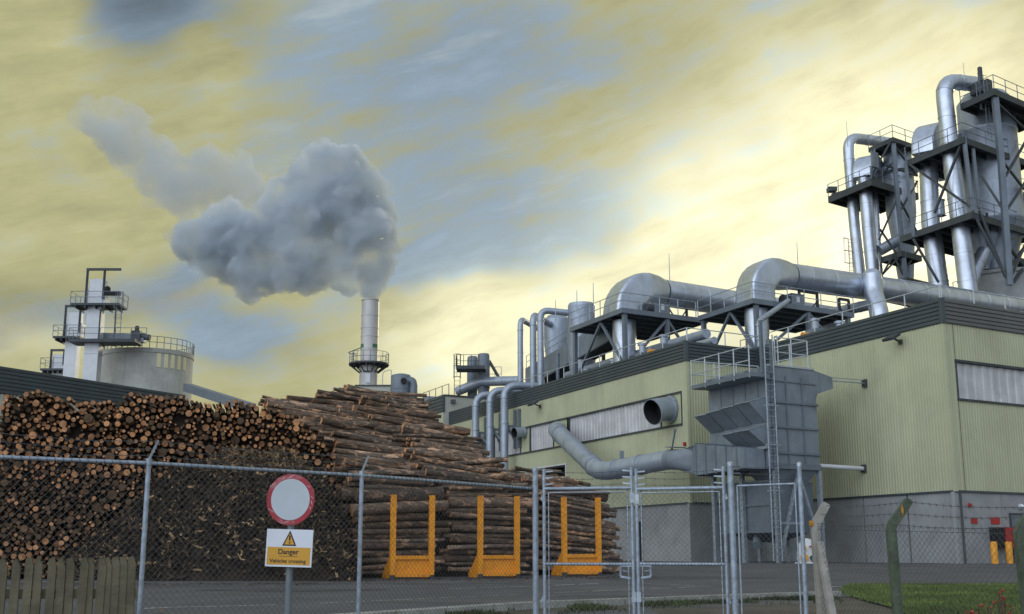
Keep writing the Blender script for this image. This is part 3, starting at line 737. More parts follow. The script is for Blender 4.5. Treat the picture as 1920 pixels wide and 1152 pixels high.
for f in (.25, .55, .85):
    c = a.lerp(b, f) - NL * .75; mb.beam(Vector((c.x, c.y, ZR)), c - ZUP * .1, .2)
part('support_post', mb, M['dark'], t)
# dark plant room behind everything on the roof
mb = MB(); c = ML.pt(4, 0, -9.0); mb.pbox(c, LD, RD, 34, 9, ZR, ZR + 1.5); single('roof_plant_room', mb, M['dark'], 'low dark plant housing on the roof behind pipes and platforms', 'plant housing')
mb = MB(); c = CL.pt(7.5, 0, -5.5); mb.pbox(c, LD, RD, 4.5, 6, ZR2, ZR2 + 1.3); single('roof_plant_room', mb, M['grey'], 'low grey plant housing under the nearer roof platform', 'plant housing')
# slim vertical pieces on the roof
for (px, y0, y1, l) in ((1046, 705, 664, 'short grey vent pipe standing beside the sloping gallery'),):
    p = hit(px, y0, ML.pt(0, 0, -1.2), LD); mb = MB(); zt = hit(px, y1, p, LD).z
    mb.path([Vector((p.x, p.y, ZR)), Vector((p.x, p.y, zt))], .13, 10); mb.lathe((p.x, p.y, zt), [(.17, -.06), (.17, .03)], 10); single('vent_pipe', mb, M['greyd'], l, 'pipe')
rods = ((1256, 510, 476, 'lightning rod above the farther big duct', e1.y + 3), (1082, 562, 545, 'lightning rod above the wide drum, right of the shorter one', 76), (1113, 562, 531, 'tallest lightning rod beside the farther big bend', 74),
        (1042, 580, 563, 'shortest lightning rod left of the round drum', 80), (1497, 488, 455, 'lightning rod above the nearer big duct', e2.y + 3), (1590, 252, 228, 'lightning rod on the smaller drying tower', 98), (1810, 140, 118, 'lightning rod on the taller drying tower', 88))
for px, y0, y1, l, Y in rods:
    a = at(px, y0 + 25, Y); b = Vector((a.x, a.y, at(px, y1, Y).z))
    mb = MB(); mb.tube(a, b, .035, .018, 6); single('lightning_rod', mb, M['galv'], l, 'lightning rod', 'lightning rods on the roofs')

# ------------------------------------------------------------ downpipes and ducts on the long wall
def downpipe(label, px, bend_py, bot_py, off, r_px, roof_px, roof_py):
    a = ML.at(px, bend_py, off); b = Vector((a.x, a.y, -.05)); r = px_size(r_px, a.y)
    e = ML.at(roof_px, roof_py, -1.2); zz = ZTm + r + .15; c = Vector((a.x, a.y, zz)); d = ML.pt((a - ML.P).dot(LD) - .4, zz, -2.0)
    t = thing('downpipe', label, 'pipe', b, 'fat pipes looping over the roof edge')
    mb = MB(); duct(mb, rounded([b, c, d], r * 3.4, 5), r, 20, 3.2, .02); part('pipe_body', mb, M['alu_matt'], t)
    mb = MB()
    for z in (zz - r * 3.4, zz - r * 3.4 - 1.9): mb.lathe((a.x, a.y, z), [(r * 1.03, 0), (r * 1.16, .01), (r * 1.16, .09), (r * 1.03, .1)], 20)
    part('flange', mb, M['galv'], t)
    t0 = (a - ML.P).dot(LD); zb = zz - r * 3.4 - 2.1
    mb = MB()
    for dt in (-.75, .02):
        fbox(mb, ML, t0 + dt - .09, t0 + dt + .09, zb - 1.6, zb + 1.3, .06, .24)
        mb.beam(ML.pt(t0 + dt, zb - .9, .24), ML.pt(t0, zb, off - r), .1)
    fbox(mb, ML, t0 - .65, t0 - .08, zb - .1, zb + .1, .07, .2)
    mb.beam(ML.pt(t0, zb + .05, .24), ML.pt(t0, zb + .05, off - r * .9), .14, .2)
    part('wall_bracket', mb, M['greyd'], t)
downpipe('fat grey pipe looping over the roof edge, nearest the log heap', 892, 765, 850, 1.0, 7, 0, 0)
downpipe('fat grey pipe looping over the roof edge, between two similar pipes', 919, 745, 850, 1.0, 7.2, 0, 0)
downpipe('fat grey pipe looping over the roof edge, nearest the ribbed strip window', 946, 735, 885, 1.0, 7.6, 0, 0)
def cowl(label, px, py, r_px, length, out_dir, name='wall_cowl'):
    c = ML.at(px, py, 0.0); r = px_size(r_px, c.y); t = thing(name, label, 'vent cowl', c, 'open cowls on the long wall')
    mb = MB(); mb.tube(c + NL * .02, c + NL * .12, r * 1.18, n=32); part('collar', mb, M['galv'], t)
    d = out_dir.normalized(); u = LD; w = ZUP
    p0, p1 = c + NL * .1, c + NL * length * .45; p2 = p1 + d * length * .75
    side = d.cross(ZUP).normalized(); up2 = side.cross(d).normalized()
    tang = [NL, (NL + d).normalized(), d]; rings = []
    for p, tn, k in ((p0, NL, 1), (p1, (NL + d).normalized(), 1), (p2, d, 1.12)):
        s_ = tn.cross(ZUP).normalized(); up_ = s_.cross(tn).normalized(); rings.append(supring(p, s_, up_, r * k, r * k, 2, 36))
    inner = []
    for p, tn, k in ((p2, d, 1.06), (p1, (NL + d).normalized(), .94)):
        s_ = tn.cross(ZUP).normalized(); up_ = s_.cross(tn).normalized(); inner.append(supring(p, s_, up_, r * k, r * k, 2, 36))
    mb = MB(); mb.loft(rings + inner[:1], False, False, 0, True)
    part('cowl_body', mb, M['alu_matt'], t)
    mb = MB(); mb.loft([inner[0], inner[1]], False, True, 0, True); part('dark_throat', mb, M['black'], t)
cowl('large open mouthed grey cowl on the wall at the end of the strip window', 1258, 768, 22.5, 1.15, NL * .8 + Vector((-.25, -.35, -.35)))
cowl('small open mouthed grey cowl between the window panels, beside the nearest fat pipe', 984, 811, 9.5, .75, NL * .8 + Vector((-.25, -.3, -.2)))
cowl('small open mouthed grey cowl between the fat pipes', 906, 826, 8, .7, NL * .8 + Vector((-.25, -.3, -.2)))
mb = MB(); p = ML.at(1285, 833, .03); mb.box(p + NL * .06, .16, .12, .2, LD, NL); single('alarm_box', mb, M['red'], 'tiny dark red alarm box on the cream wall left of the filter hoods', 'alarm')

# pale bent pipe from the nearer platform down to the filter, and small clutter on the roofs
a = hit(1478, 564, P2 + LD * -.3, RD); b = at(1422, 603, P2.y - 1.5); c = Vector((b.x, b.y, at(1424, 655, b.y).z))
t = thing('bent_pipe', 'pale bent pipe sloping from the nearer platform down behind the filter ladder', 'pipe', c)
mb = MB(); duct(mb, rounded([a, b, Vector((b.x, b.y, ZR2 - .3))], .35), .16, 14, 2.0, .015); part('pipe_body', mb, M['galv'], t)
mb = MB()
for z in (.25, 1.1): mb.lathe((b.x, b.y, b.z - z), [(.18, -.05), (.23, -.045), (.23, .045), (.18, .05)], 14)
part('flange', mb, M['galv'], t)
crnd = random.Random(17)
for i, (px, py, w, h, mk, lab, cat) in enumerate(((1205, 668, .9, .8, 'grey', 'grey motor box on the roof under the farther platform', 'motor box'), (1150, 686, .7, .6, 'dark', 'dark valve box on the roof left of the platform post', 'valve box'), (1245, 655, 1.3, .9, 'greyd', 'wide blue grey blower casing under the farther platform', 'blower'),
        (1100, 702, 1.0, .5, 'galv', 'low bright duct stub on the roof beside the gallery post', 'duct'), (1530, 640, 1.0, .8, 'grey', 'grey blower casing under the nearer platform', 'blower'), (1575, 622, .8, .5, 'galv', 'low bright casing near the foot of the tee duct', 'casing'))):
    f, zr = (ML, ZR) if px < 1290 else (CL, ZR2)
    p = f.at(px, py, -1.7 - .8 * (i % 2)); p = Vector((p.x, p.y, zr))
    t = thing('roof_blower', lab, cat, p)
    mb = MB(); mb.box(p + ZUP * (h / 2 + .1), w, w * .8, h, LD, RD); part('casing', mb, M[mk], t)
    mb = MB(); mb.lathe((p.x, p.y, zr), [(.22, h + .1), (.22, h + .6), (.3, h + .62), (.3, h + .75), (.02, h + .8)], 14); part('outlet', mb, M['alu_matt'], t)
    mb = MB(); mb.tube(p + NL * (w * .5) + ZUP * .5, p + NL * (w * .5 + .45) + ZUP * .5, .2, n=12); part('motor', mb, M['orange2' if i in (2, 4) else 'dark'], t)
for j, (u0, u1, off, zz_, rr_) in enumerate(((1.0, 14.0, -2.6, .7, .22), (3.0, 22.0, -3.4, 1.5, .30))):
    mb = MB(); duct(mb, [ML.pt(u0, ZR + zz_, off), ML.pt(u1, ZR + zz_, off)], rr_, 14, 2.5, .015)
    for q in (u0 + 1, (u0 + u1) / 2, u1 - 1): mb.beam(ML.pt(q, ZR, off), ML.pt(q, ZR + zz_ - rr_ * .8, off), .1)
    single('roof_pipe', mb, M['alu_matt'], ('thin pipe running along the roof just behind the parapet railing', 'thicker pipe running along the roof farther behind the parapet railing')[j], 'pipe')
# ------------------------------------------------------------ dust filter
YF = 57.0
F0 = at(1446, 860, YF); FL, FR = Fac(F0, LD, NL), Fac(F0, RD, NR)
fl = FL.tz(1330, 800)[0]; fr = FR.tz(1537, 870)[0]
zt, zb = FR.tz(1452, 687)[1], FR.tz(1460, 868)[1]
t = thing('dust_filter', 'tall grey bag filter with hoods, ladder and railed top in front of the stepped corner', 'dust filter', (F0.x, F0.y, 0))
mb = MB(); mb.pbox(F0, LD, RD, fl, fr, zb, zt); 
part('housing', mb, M['grey'], t)
hz0 = FR.tz(1545, 740)[1]; hr = FR.tz(1562, 715)[0]
mb = MB()
for a in (0,):
    p = [FR.pt(fr + .003, zt - .004, -.03), FR.pt(hr, zt - .25, -.03), FR.pt(hr, hz0 + .35, -.03), FR.pt(hr - .9 * (hr - fr), hz0, -.03), FR.pt(fr + .003, hz0 - .3, -.03)]
    mb.prism(p, LD * (fl - .06))
part('clean_air_head', mb, M['grey'], t)
mb = MB()
for py in (757, 803, 851):
    mb = MB(); z = FR.tz(1490, py)[1]; fbox(mb, FR, -.02, fr + .05, z - .05, z + .05, -.02, .09); part('stiffener', mb, M['greyd'], t)
for px in (1476, 1506):
    mb = MB(); q = FR.tz(px, 800)[0]; fbox(mb, FR, q - .035, q + .035, zb + .02, FR.tz(1490, 707)[1] - .03, .004, .06); part('stiffener', mb, M['greyd'], t)
mb = MB(); fbox(mb, FR, 0, fr + .02, zt - .75, zt - .69, .004, .05); part('stiffener', mb, M['greyd'], t)
for px in (1352, 1375, 1398, 1422):
    mb = MB(); q = FL.tz(px, 750)[0]; fbox(mb, FL, q - .02, q + .02, FL.tz(1380, 775)[1], zt - .5, .004, .03); part('stiffener', mb, M['greyd'], t)
# hoods
def hood(px0, px1, py_t, py_b):
    q0, q1 = FL.tz(px0, py_t)[0], FL.tz(px1, py_t)[0]; za = FL.tz((px0 + px1) / 2, py_t)[1]; zc = FL.tz((px0 + px1) / 2, py_b)[1]
    mb = MB(); o = 1.0
    zl = za - .28
    mb.add([FL.pt(q0, za, .01), FL.pt(q1, za, .01), FL.pt(q1, zl, o), FL.pt(q0, zl, o), FL.pt(q0, zc, .01), FL.pt(q1, zc, .01)],
           [(0, 1, 2, 3), (3, 2, 5, 4), (0, 3, 4), (1, 5, 2), (0, 4, 5, 1)])
    h = part('hood', mb, M['grey'], t)
    mb = MB(); mb.hexa([FL.pt(a, z, b) for z, dz in ((0, 0), (1, 0)) for a, z, b in (() if True else ())] or [FL.pt(q0 - .03, za + .01, 0.02), FL.pt(q1 + .03, za + .01, .02), FL.pt(q1 + .03, zl + .01, o + .05), FL.pt(q0 - .03, zl + .01, o + .05),
        FL.pt(q0 - .03, za + .05, 0.02), FL.pt(q1 + .03, za + .05, .02), FL.pt(q1 + .03, zl + .05, o + .05), FL.pt(q0 - .03, zl + .05, o + .05)])
    x = link_mesh('lid', mb, M['galv'], h); x.parent = h
    return h
for a, b in ((1332, 1356), (1358, 1382), (1384, 1408), (1410, 1436)): hood(a, b, 772 - (a - 1332) * .30, 812 - (a - 1332) * .22)
for a, b in ((1384, 1408), (1410, 1436)): hood(a, b, 806 - (a - 1384) * .22, 841 - (a - 1384) * .10)
# platform on the left edge of the top
pzc = FL.tz(1440, 684)[1]; pt0 = -.2; pt1 = FL.tz(1312, 726, .6)[0]
mb = MB(); fbox(mb, FL, pt0, pt1, zt - .62, zt - .42, .004, 1.15); fbox(mb, FL, pt0, pt1, zt - .42, zt - .36, .004, .4)
for i in range(5): fbox(mb, FL, .2 + i * 1.15, .4 + i * 1.15, zt - .36, zt - .1, .05, .3)
part('walkway', mb, M['greyd'], t)
mb = MB(); zz = zt - .62
o1, o2 = 1.12, -fr + .1
for q in [pt0 + .1 + (pt1 - pt0 - .15) * i / 4 for i in range(5)]: mb.tube(FL.pt(q, zz - .05, o1), FL.pt(q, zz + 1.55, o1), .035, n=6)
for z in (1.5, .8): mb.tube(FL.pt(pt0 + .1, zz + z, o1), FL.pt(pt1 - .05, zz + z, o1), .03, n=6); mb.tube(FL.pt(pt1 - .05, zz + z, o1), FL.pt(pt1 - .05, zz + z, o2), .03, n=6)
for i in range(1, 4): mb.tube(FL.pt(pt1 - .05, zz + .6, o1 + (o2 - o1) * i / 3), FL.pt(pt1 - .05, zz + 1.5, o1 + (o2 - o1) * i / 3), .03, n=6)
railing(mb, [FL.pt(pt0 + .1, zt, -.6), FR.pt(.65, zt, -.1), FR.pt(fr - .35, zt, -.1), FR.pt(fr - .35, zt, -2.6)], 1.5, 1.1, .03, 1)
part('railing', mb, M['rail'], t)
mb = MB(); fbox(mb, FR, .1, fr - .1, zt + .005, zt + .09, -.3, .06); part('roof_edge', mb, M['rail'], t)
# ladder and its cage
lb = FR.pt(-.12, .1, .28); lt = FR.pt(-.12, zt + 1.5, .28)
mb = MB(); ladder(mb, lb, lt, RD, .55, .32, .035); part('ladder', mb, M['galv'], t)
mb = MB()
for zq in (zt - 2.0, zt - 3.9, zt - 6.1):
    mb.beam(FR.pt(-.4, zq, .30), FR.pt(.35, zq, .30), .05); mb.beam(FR.pt(-.3, zq, .3), FR.pt(-.3, zq, -.02), .05)
part('ladder_bracket', mb, M['galv'], t)
mb = MB(); mb.beam(FR.pt(.22, 0, .10), FR.pt(.22, zt + 1.3, .10), .14, .14); mb.beam(FR.pt(-.42, zt - .4, .1), FR.pt(-.42, zt + 2.2, .1), .14, .14); part('corner_post', mb, M['greyd'], t)
# hoppers, legs, braces
zc = FR.tz(1500, 940)[1]; zr = zb - .28
mb = MB(); mb.pbox(F0 - LD * .05 - RD * .05, LD, RD, fl + .1, fr + .1, zr, zb - .004); part('base_ring', mb, M['greyd'], t)
k = 1
for i in range(k):
    mb = MB(); c0 = lr(F0, 0.1, .15); 
    top = [lr(F0, .1, .15), lr(F0, .1, fr - .1), lr(F0, 2.3, fr - .1), lr(F0, 2.3, .15)]; mid = lr(F0, 1.2, fr / 2 + .15)
    ring0 = [Vector((p.x, p.y, zr - .004)) for p in top]; ring1 = [Vector((mid.x, mid.y, zc)) + (p - mid).xy.to_3d() * .22 for p in top]
    ring2 = [p - ZUP * 1.0 + (Vector((mid.x, mid.y, p.z)) - p) * .25 for p in ring1]
    mb.loft([ring0, ring1, ring2], True, True, 0, False); part('hopper', mb, M['grey'], t)
x0, x1 = FL.tz(1345, 960)[0], FL.tz(1438, 960)[0]; za, zd = FL.tz(1390, 905)[1], FL.tz(1390, 1000)[1]
mb = MB(); mb.pbox(lr(F0, x1 + .02, .3), LD, RD, x0 - x1, fr - .4, zd, za)
for z in (za - .02, (za + zd) / 2 + .1, zd + .05): fbox(mb, FL, x1, x0 + .05, z - .05, z + .05, -.32, .0 + .03 - .25)
part('hopper_box', mb, M['greyd'], t)
mb = MB()
q = [lr(F0, x1 + .3, .5), lr(F0, x0 - .3, .5), lr(F0, x0 - .3, fr - .3), lr(F0, x1 + .3, fr - .3)]; mid = lr(F0, (x0 + x1) / 2, fr * .55)
mb.loft([[Vector((p.x, p.y, zd - .004)) for p in q], [Vector((mid.x, mid.y, 1.0)) + (p - mid).xy.to_3d() * .3 for p in q]], True, True, 0, False)
mb.tube(Vector((mid.x, mid.y, 1.3)) - LD * .2 - RD * .9, Vector((mid.x, mid.y, .85)) - RD * 1.3 - LD * .6, .22, n=14)
part('screw_outlet', mb, M['grey'], t)
legs = [(.08, .3), (.08, fr - .02), (fl * .5, .1), (fl - .1, .1), (fl - .1, fr - .1), (fl * .5, fr - .1)]
for a, b in legs:
    mb = MB(); p = lr(F0, a, b); mb.beam(Vector((p.x, p.y, 0)), Vector((p.x, p.y, zr - .01)), .2, .2); part('leg', mb, M['galv'], t)
mb = MB(); a, b = lr(F0, .05, .35), lr(F0, .05, fr - .05); m1 = a.lerp(b, .5)
mb.beam(Vector((a.x, a.y, .2)), Vector((m1.x, m1.y, zr - .15)), .13); mb.beam(Vector((b.x, b.y, .5)), Vector((m1.x, m1.y, zr - .15)), .13)
mb.beam(Vector((a.x, a.y, zr * .42)), Vector((m1.x, m1.y, zr * .42)), .1); part('brace', mb, M['galv'], t)
mb = MB(); mb.beam(lr(F0, .1, -.1, .55), lr(F0, fl, -.1, .55), .14); part('cross_beam', mb, M['galv'], t)
# ties to the wall
for px, py, w, mk in ((1620, 719, .10, 'galv'), (1618, 879, .16, 'white')):
    e = CL.at(px, py, .12); s_ = FR.tz(1540, py - 2)[1]; a = FR.pt(fr if mk == 'white' else fr + .1, e.z + .03, -.25)
    mb = MB()
    if mk == 'white': mb.tube(a, e, w / 2 + .03, n=12)
    else: mb.beam(a, e, w, .05); mb.beam(a + ZUP * .16, e + ZUP * .16, .04, .04)
    tie = part('wall_tie', mb, M[mk], t)
    mb = MB(); te = (e - CL.P).dot(LD); fbox(mb, CL, te - .16, te + .16, e.z - .2, e.z + .2, .045, .14); x = link_mesh('wall_plate', mb, M['dark'], tie); x.parent = tie
# ------------------------------------------------------------ inlet duct from the wall to the filter
t = thing('inlet_duct', 'thick grey duct bending from the long wall down and across to the dust filter', 'duct', ML.at(1043, 806, 0))
w = ML.at(1046, 806, .02); r = px_size(14.8, w.y)
b1p = FL.tz(1400, 0)[0]
D3 = FL.at(1285, 860, .9)
t3 = (D3 - ML.P).dot(LD); o3 = (D3 - ML.P).dot(NL)
p1 = ML.at(1041, 806, 1.5); p2 = ML.at(1125, 886, 3.4); p3 = FL.at(1256, 862, .9)
mb = MB(); duct(mb, rounded([w, p1, p2, p3], 1.1, 5), r, 28, 2.0, .02); part('round_duct', mb, M['alu_matt'], t)
for f in (.12, .88):
    mb = MB(); p = p1.lerp(p2, f); d = (p2 - p1).normalized(); mb.tube(p - d * .06, p + d * .06, r * 1.09, n=28); part('joint_flange', mb, M['alu_matt'], t)
for f in (.25, .6):
    mb = MB(); p = p2.lerp(p3, f); d = (p3 - p2).normalized(); mb.tube(p - d * .05, p + d * .05, r * 1.07, n=28); part('joint_flange', mb, M['alu_matt'], t)
# damper blade box, transition and square duct
ha = FL.at(1310, 848, .9); q1 = FL.tz(1318, 850, .9)[0]; q2 = 0.4
zt2, zb2 = FL.tz(1345, 833, .9 - .6)[1], FL.tz(1345, 889, .9)[1]; zm = (zt2 + zb2) / 2; hh = (zt2 - zb2) / 2
dd = (FL.pt(q1, zm, .7) - p3); dn = dd.normalized()
sd_ = dn.cross(ZUP).normalized(); up_ = sd_.cross(dn)
mb = MB(); mb.loft([supring(p3 - dn * .02, sd_, up_, r * 1.02, r * 1.02, 2), supring(p3 + dn * 1.0, sd_, up_, r * 1.05, r * 1.05, 2), supring(FL.pt(q1, zm, .7), -NL, ZUP, .62, hh, 12)], True, True, 0, True)
part('transition_piece', mb, M['grey'], t)
mb = MB(); zl, zl2 = FL.tz(1440, 838, .7)[1], FL.tz(1440, 876, .7)[1]
mb.hexa([FL.pt(q1, zb2, .08), FL.pt(q1, zb2, 1.32), FL.pt(q2, zl2, 1.32), FL.pt(q2, zl2, .08), FL.pt(q1, zt2, .08), FL.pt(q1, zt2, 1.32), FL.pt(q2, zl, 1.32), FL.pt(q2, zl, .08)])
part('square_duct', mb, M['grey'], t)
for i in range(5):
    mb = MB(); f = i / 4.6; q = q1 + (q2 - q1) * f; za_ = zt2 + (zl - zt2) * f; zb_2 = zb2 + (zl2 - zb2) * f
    fbox(mb, FL, q - .04, q + .04, zb_2 - .05, za_ + .05, .03, 1.37); part('stiffener', mb, M['greyd'], t)
mb = MB(); mb.beam(p3 + ZUP * (r + .0) + dn * .2, p3 + ZUP * (r + 1.0) + dn * .55, .07); mb.box(p3 + ZUP * (r + 1.05) + dn * .57, .14, .14, .14); mb.box(p3 + ZUP * (r + .12) + dn * .55, .9, .7, .05, dn, sd_)
part('damper_lever', mb, M['greyd'], t)
mb = MB(); pp = p2.lerp(p3, .33); mb.box(pp + ZUP * (r + .2), .22, .18, .5); part('sensor_box', mb, M['greyd'], t)
# ------------------------------------------------------------ sack by the filter leg
c = at(1514, 1050, YF - .4); c.z = 0
t = thing('bulk_sack', 'white sack with yellow and orange patches slumped at the filter leg', 'sack', c)
prof = [(.02, 0), (.42, .0), (.5, .22), (.46, .55), (.34, .95), (.18, 1.12), (.02, 1.16)]
mb = MB(); n = 20; rings = []
for r_, z in prof:
    rings.append([c + Vector((math.cos(a) * r_ * (1 + .12 * mnoise.noise((math.cos(a) * 2, math.sin(a) * 2, z * 3))), math.sin(a) * r_ * .8, z)) for a in [2 * math.pi * j / n for j in range(n)]])
mb.loft(rings, True, True, 0, True); part('sack_body', mb, M['bag'], t)
def patch(dx, z, w, h, mk, nm):
    mb = MB(); k = 6
    for i in range(k):
        for j in range(k):
            pass
    pts = [c + Vector((dx + w * math.cos(a) * (1 + .2 * math.sin(3 * a)), -.47 + .02 * math.cos(a), z + h * math.sin(a))) for a in [2 * math.pi * q / 12 for q in range(12)]]
    mb.prism(pts, Vector((0, .12, 0))); part(nm, mb, M[mk], t)
patch(-.24, .24, .17, .22, 'orange2', 'orange_patch'); patch(-.22, .68, .09, .13, 'orange2', 'orange_patch'); patch(.12, .78, .10, .04, 'red', 'red_print'); patch(.22, .22, .20, .18, 'teal', 'teal_cloth')
mb = MB(); rr2 = random.Random(3)
for i in range(60):
    a = rr2.uniform(0, 6.28); d = rr2.uniform(0, 1.0); p = c + Vector((d * math.cos(a) * .8, d * math.sin(a) * .3 - .3, 0)); s_ = rr2.uniform(.05, .12)
    mb.lathe(p, [(s_, 0), (s_ * .8, s_ * .3), (.01, s_ * .45)], 6, sm=False)
single('spilt_powder', mb, M['white'], 'pale spilt crumbs on the ground around the sack', 'spill', kind='stuff')
# ------------------------------------------------------------ drying towers on the right
def tower_deck(t, C, a, b, name='landing', th=.5, rails=True, h=1.15):
    mb = MB(); deck(mb, C, a, b, th, RT); d = part(name, mb, M['dark'], t)
    if rails:
        mb = MB(); railing(mb, [lr(C, a, .05), lr(C, .05, .05), lr(C, .05, b, 0, RT)], h, 1.6, .03)
        x = link_mesh('railing', mb, M['greyd'], d); x.parent = d
    return d
def along(C, d, px, py): return (hit(px, py, C, d) - C).dot(d)
def tpipe(t, pts, r, name='riser_duct', mk='alu', r_end=None, seam=2.2):
    mb = MB(); duct(mb, pts, r, 24, seam, .03, 0, r_end); return part(name, mb, M[mk], t)
def hood_bend(t, base, half_w, half_d, z_str, arc_r, dirn, tail, name='square_bend', nseg=6, sweep=1.0):
    """flat sided bend: vertical, arching over towards dirn"""
    side = dirn.cross(ZUP).normalized(); rings = [supring(base, side, dirn, half_w, half_d, 10), supring(base + ZUP * z_str, side, dirn, half_w, half_d, 10)]
    cen = base + ZUP * z_str + dirn * arc_r
    for i in range(1, nseg + 1):
        an = math.pi / 2 * sweep * i / nseg; rad = ZUP * math.sin(an) - dirn * math.cos(an)
        rings.append(supring(cen + rad * arc_r, side, -rad, half_w, half_d, 10))
    tang = dirn * math.sin(math.pi / 2 * sweep) + ZUP * math.cos(math.pi / 2 * sweep)
    rings.append([p + tang * tail for p in rings[-1]])
    mb = MB(); mb.loft(rings, True, True); return part(name, mb, M['alu'], t)
def bar(t, lst, w=.16, name='brace', mk='dark'):
    for p, q in lst:
        mb = MB(); mb.beam(p, q, w); part(name, mb, M[mk], t)

# taller tower, nearer
YB = 84.0
B = lambda px, py, dy=0.0: at(px, py, YB + dy)
g = B(1830, 600); t = thing('drying_tower', 'taller drying tower with two fat silver risers and stacked dark platforms, at the right edge', 'tower', Vector((g.x, YB, ZR)))
Cm = B(1806, 256); Cl = B(1822, 397); Ct = B(1864, 166)
dm = tower_deck(t, Cm, along(Cm, LD, 1697, 302), 9.5, rails=True)
dl = tower_deck(t, Cl, along(Cl, LD, 1688, 449), 9.5)
dt_ = tower_deck(t, Ct, along(Ct, LD, 1800, 192), 8.5)
# risers stand inside the decks
o = 6.4
tpipe(t, [B(1764, 560, o), B(1745, 420, o), B(1740, 290, o)], px_size(19, YB + o), r_end=px_size(17.5, YB + o))
o2 = 3.0; x1, x2 = B(1818, 560, o2), B(1783, 290, o2); x3 = B(1769, 172, o2)
tpipe(t, rounded([x1, B(1800, 420, o2), x2, x3 + ZUP * .9, B(1826, 158, 4.6)], 1.5, 6), px_size(19, YB + o2), r_end=px_size(16.5, YB))
tpipe(t, [B(1845, 470, 4.2), B(1812, 545, 3.2)], px_size(13, YB), 'side_branch', r_end=px_size(16, YB))
bb = B(1738, 291, o); hb = px_size(27, YB)
hood_bend(t, bb, hb * .95, hb, px_size(2, YB), px_size(54, YB), (RT * .95 + LD * .25).normalized(), px_size(24, YB), nseg=16, sweep=2.0)
# small box and valve on the left riser
c = B(1763, 388, o - .4); mb = MB(); mb.lathe((c.x, c.y, 0), [(.30, c.z - .75), (.34, c.z - .74), (.34, c.z + .45), (.40, c.z + .46), (.40, c.z + .56), (.3, c.z + .57)], 16); mb.box(c - ZUP * .72, .9, .6, .06, RT, LD); part('damper_housing', mb, M['alu_matt'], t)
# cyclone
cy = B(1856, 300, 6.0); r = px_size(55, cy.y)
zz = lambda py, dy=6.0, px=1856: B(px, py, dy).z
mb = MB(); mb.lathe((cy.x, cy.y, 0), [(r * .55, zz(508)), (r * .6, zz(495)), (r * 1.0, zz(420)), (r * 1.03, zz(418)), (r * 1.03, zz(413)), (r, zz(411)), (r, zz(255)), (r * 1.03, zz(253)), (r * 1.03, zz(248)), (r, zz(246)), (r, zz(196)), (r * .75, zz(180)), (r * .3, zz(174))], 40)
part('cyclone_body', mb, M['alu_matt'], t)
c = B(1846, 470, 5); mb = MB(); mb.lathe((c.x, c.y, 0), [(.25, zz(505, 5)), (.3, zz(498, 5)), (1.25, zz(445, 5)), (1.25, zz(430, 5)), (.3, zz(415, 5))], 24); part('discharge_cone', mb, M['alu_matt'], t)
c = B(1886, 480, 6.0); mb = MB(); mb.lathe((c.x, c.y, 0), [(.6, zz(535, 6)), (.9, zz(480, 6)), (1.7, zz(420, 6))], 24); part('discharge_cone', mb, M['greyd'], t)
# frame
def post(pts, w, name='column'):
    for p, q in zip(pts, pts[1:]):
        mb = MB(); mb.beam(p, q, w); part(name, mb, M['greyd'], t)
post([B(1864, 168, .6), B(1877, 300, .6), B(1893, 535, .6)], .42)
post([B(1807, 258, .3), B(1824, 396, .3)], .26); post([B(1823, 266, 1.2), B(1836, 392, 1.2)], .22)
post([B(1698, 303, 5.5), B(1713, 445, 5.5)], .22); post([B(1850, 398, 1), B(1858, 530, 8)], .2)
bar(t, [(B(1824, 398, .4), B(1888, 522, .6)), (B(1806, 260, .4), B(1752, 400, 3)), (B(1702, 306, 5.4), B(1822, 390, .5)), (B(1840, 330, 1), B(1880, 392, .6)), (B(1866, 190, .6), B(1930, 250, 5)),
        (B(1880, 340, .6), B(1925, 262, 5)), (B(1884, 400, .6), B(1930, 330, 5)), (B(1836, 395, .6), B(1885, 520, .8)), (B(1712, 448, 5), B(1760, 530, 5)), (B(1878, 300, .6), B(1940, 380, 6)), (B(1893, 525, .6), B(1935, 430, 5))])
# ladder on the cyclone and roof top kit
lb = B(1856, 258, 2.0); lt = B(1848, 150, 2.0); lt = Vector((lb.x, lb.y, lt.z))
mb = MB(); ladder(mb, lb, lt, RT, .5, .35, .03); part('ladder', mb, M['greyd'], t)
mb = MB(); cage(mb, lb + ZUP * 2.2, lt + ZUP * .4, RT, -NL * -1.0, .7, .8, .02); part('ladder_cage', mb, M['greyd'], t)
c = B(1837, 168, 3.6); mb = MB(); mb.box(c, 1.2, 1.2, .9, RT, LD); mb.box(c + RT * 1.0 + ZUP * .25, .7, .8, 1.4, RT, LD); mb.lathe((c.x - .2, c.y - .8, c.z + .4), [(.18, 0), (.18, 1.1), (.02, 1.2)], 12); part('fan_drive', mb, M['dark'], t)
# lower right platforms
for px, py, bb_ in ((1868, 478, 6), (1850, 532, 6)):
    C = B(px + 26, py, 6); tower_deck(t, C, 5, bb_, th=.45)
bar(t, [(B(1895, 500, 3), B(1935, 445, 5)), (B(1897, 470, 3), B(1935, 520, 5)), (B(1890, 450, 1), B(1930, 442, 5)), (B(1900, 530, 3), B(1940, 470, 5))], .2)
# far right landing with ladder cage, cut by the frame
C = B(1905, 355, 8); tower_deck(t, C, 2, 4, th=.5)
# concrete base ring
c = B(1886, 545, 7); mb = MB(); mb.lathe((c.x, c.y, 0), [(3.1, ZR - .2), (3.1, zz(526, 7)), (3.25, zz(525, 7)), (3.25, zz(519, 7)), (3.0, zz(518, 7))], 40); part('base_ring', mb, M['concrete'], t)

